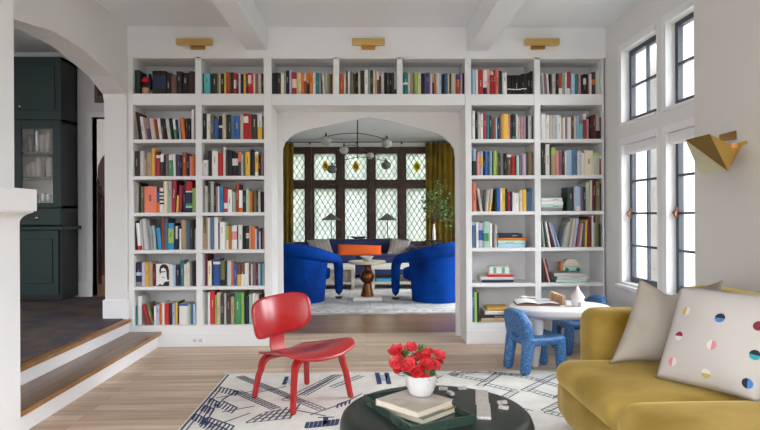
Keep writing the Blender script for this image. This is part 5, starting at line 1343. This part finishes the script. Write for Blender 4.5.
SPM = {'py': M('spot_yellow', (206, 176, 92), .8), 'w': M('spot_white', (226, 222, 216), .8), 'sk': M('spot_black', (34, 38, 50), .8), 'nb': M('spot_blue', (72, 128, 204), .8), 'ma': M('spot_maroon', (130, 36, 60), .8), 'dk2': M('spot_crimson', (138, 36, 62), .8), 'pp': M('spot_pink', (222, 136, 150), .8), 'tl': M('spot_teal', (38, 160, 168), .8)}
skeys = list(SPM)
def spots(m, S, nrm):
    for px, py, a_, b_, hor in SPOTS:
        u, v = .5, .5
        for it in range(14):     # find the pillow coordinates of this dot
            X0 = proj(S(u, v, 1)); Xu = proj(S(u + 1e-3, v, 1)); Xv = proj(S(u, v + 1e-3, 1))
            a, b, c, d = (Xu[0] - X0[0]) / 1e-3, (Xv[0] - X0[0]) / 1e-3, (Xu[1] - X0[1]) / 1e-3, (Xv[1] - X0[1]) / 1e-3
            det = a * d - b * c; ex, ey = px - X0[0], py - X0[1]
            u = min(.97, max(.03, u + .8 * (d * ex - b * ey) / det)); v = min(.97, max(.03, v + .8 * (a * ey - c * ex) / det))
        Lu = (S(u + .01, v, 1) - S(u - .01, v, 1)).length / .02; Lv = (S(u, v + .01, 1) - S(u, v - .01, 1)).length / .02
        R = .0205
        for half, key in ((0, a_), (1, b_)):
            a0 = (0 if half == 0 else PI) if hor else (PI / 2 if half == 0 else -PI / 2)
            pts = [S(u, v, 1) + nrm * .0015] + [S(u + R * math.cos(a0 + PI * i / 12) / Lu, v + R * math.sin(a0 + PI * i / 12) / Lv, 1) + nrm * .0015 for i in range(13)]
            m.add(pts, [(0, i, i + 1) for i in range(1, 13)], 1 + skeys.index(key))
pillow('pillow', [linen2] + [SPM[k] for k in skeys], q0, q1, q1 + up_, q0 + up_, .07, 'pale linen pillow with two-tone coloured spots on the mustard sofa', group='sofa pillows', deco=spots, pinch=.03)

# ---- faceted brass wall light on the projecting wall
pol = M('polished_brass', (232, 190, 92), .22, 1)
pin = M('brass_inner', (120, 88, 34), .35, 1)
def sx(px, py, X): return atX(px, py, X)
A = sx(685.7, 140, 1.80); B = sx(709.5, 134.2, 1.93); Cc = sx(727.3, 170.5, 1.84); Dd = sx(701, 173.8, 1.86); E = sx(698, 168, 1.95); Fv = sx(737, 148.2, 2.0); G = sx(743.6, 142.6, 2.04); H = sx(728, 171, 2.0)
sc_ = thing('wall_sconce', 'faceted polished brass wall light on the wall above the mustard sofa', 'wall light', (BX, Fv.y, Dd.z))
MB().add([A, B, Cc], [(0, 1, 2)]).build('facet', M('brass_shadow', (142, 114, 54), .3, 1), sc_, solid=.004)  # one brass in shaded and lit tones, facet shading put into the colour
MB().add([A, Cc, Dd], [(0, 1, 2)]).build('facet', M('brass_lit', (246, 230, 186), .3, 1), sc_, solid=.004)
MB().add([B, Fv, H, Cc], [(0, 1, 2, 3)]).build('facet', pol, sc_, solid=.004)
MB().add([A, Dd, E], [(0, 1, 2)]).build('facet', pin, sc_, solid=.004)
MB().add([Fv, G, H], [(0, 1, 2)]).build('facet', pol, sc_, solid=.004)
pl = [sx(719, 135, BX - .004), sx(719.5, 141.5, BX - .004), sx(736, 139.3, BX - .004), sx(735.8, 130.4, BX - .004)]
MB().add(pl + [p + V((.0035, 0, 0)) for p in pl], [(0, 1, 2, 3), (4, 5, 6, 7), (0, 1, 5, 4), (1, 2, 6, 5), (2, 3, 7, 6), (3, 0, 4, 7)]).build('wall_plate', brass2, sc_)
bp_ = sx(734, 146, 1.99); MB().ball(bp_, .018, 14).build('bulb', M('bulb_amber', (230, 170, 110), .3), sc_, smooth=60)
MB().tube([bp_, V((BX - .001, bp_.y, bp_.z + .02))], .01, 8).build('arm', pol, sc_)

# ================================================================== LIGHT
w = bpy.data.worlds.new('World'); SC.world = w; w.use_nodes = True
nt = w.node_tree; bg = nt.nodes['Background']
tcw = nt.nodes.new('ShaderNodeTexCoord'); sep = nt.nodes.new('ShaderNodeSeparateXYZ'); mr = nt.nodes.new('ShaderNodeMapRange'); rw_ = nt.nodes.new('ShaderNodeValToRGB')
nt.links.new(tcw.outputs['Generated'], sep.inputs[0]); nt.links.new(sep.outputs['Z'], mr.inputs['Value'])
mr.inputs['From Min'].default_value = -1; mr.inputs['From Max'].default_value = 1
nt.links.new(mr.outputs['Result'], rw_.inputs['Fac']); 
# sky boosted on the window side (+X) to strengthen light from the right
mrx = nt.nodes.new('ShaderNodeMapRange'); mrx.interpolation_type = 'SMOOTHSTEP'
nt.links.new(sep.outputs['X'], mrx.inputs['Value'])
mrx.inputs['From Min'].default_value = .45; mrx.inputs['From Max'].default_value = .9; mrx.inputs['To Min'].default_value = .8; mrx.inputs['To Max'].default_value = 3.
mulx = nt.nodes.new('ShaderNodeVectorMath'); mulx.operation = 'SCALE'
nt.links.new(rw_.outputs['Color'], mulx.inputs[0]); nt.links.new(mrx.outputs['Result'], mulx.inputs['Scale']); nt.links.new(mulx.outputs['Vector'], bg.inputs['Color'])
cr = rw_.color_ramp; cr.elements[0].position = .49; cr.elements[0].color = (.30, .30, .30, 1); cr.elements[1].position = .53; cr.elements[1].color = (.45, .46, .47, 1)
e = cr.elements.new(.575); e.color = (.7, .72, .74, 1); e = cr.elements.new(.63); e.color = (1.33, 1.4, 1.46, 1); e = cr.elements.new(1.); e.color = (1.27, 1.38, 1.48, 1)
bg.inputs['Strength'].default_value = 5.9
SC.view_settings.view_transform = 'Standard'; SC.view_settings.look = 'None'; SC.view_settings.gamma = 1; SC.view_settings.exposure = 0.0; SC.view_settings.use_curve_mapping = False
cy = SC.cycles
cy.max_bounces = 8; cy.diffuse_bounces = 5; cy.transparent_max_bounces = 12; cy.sample_clamp_indirect = 8; cy.use_denoising = True
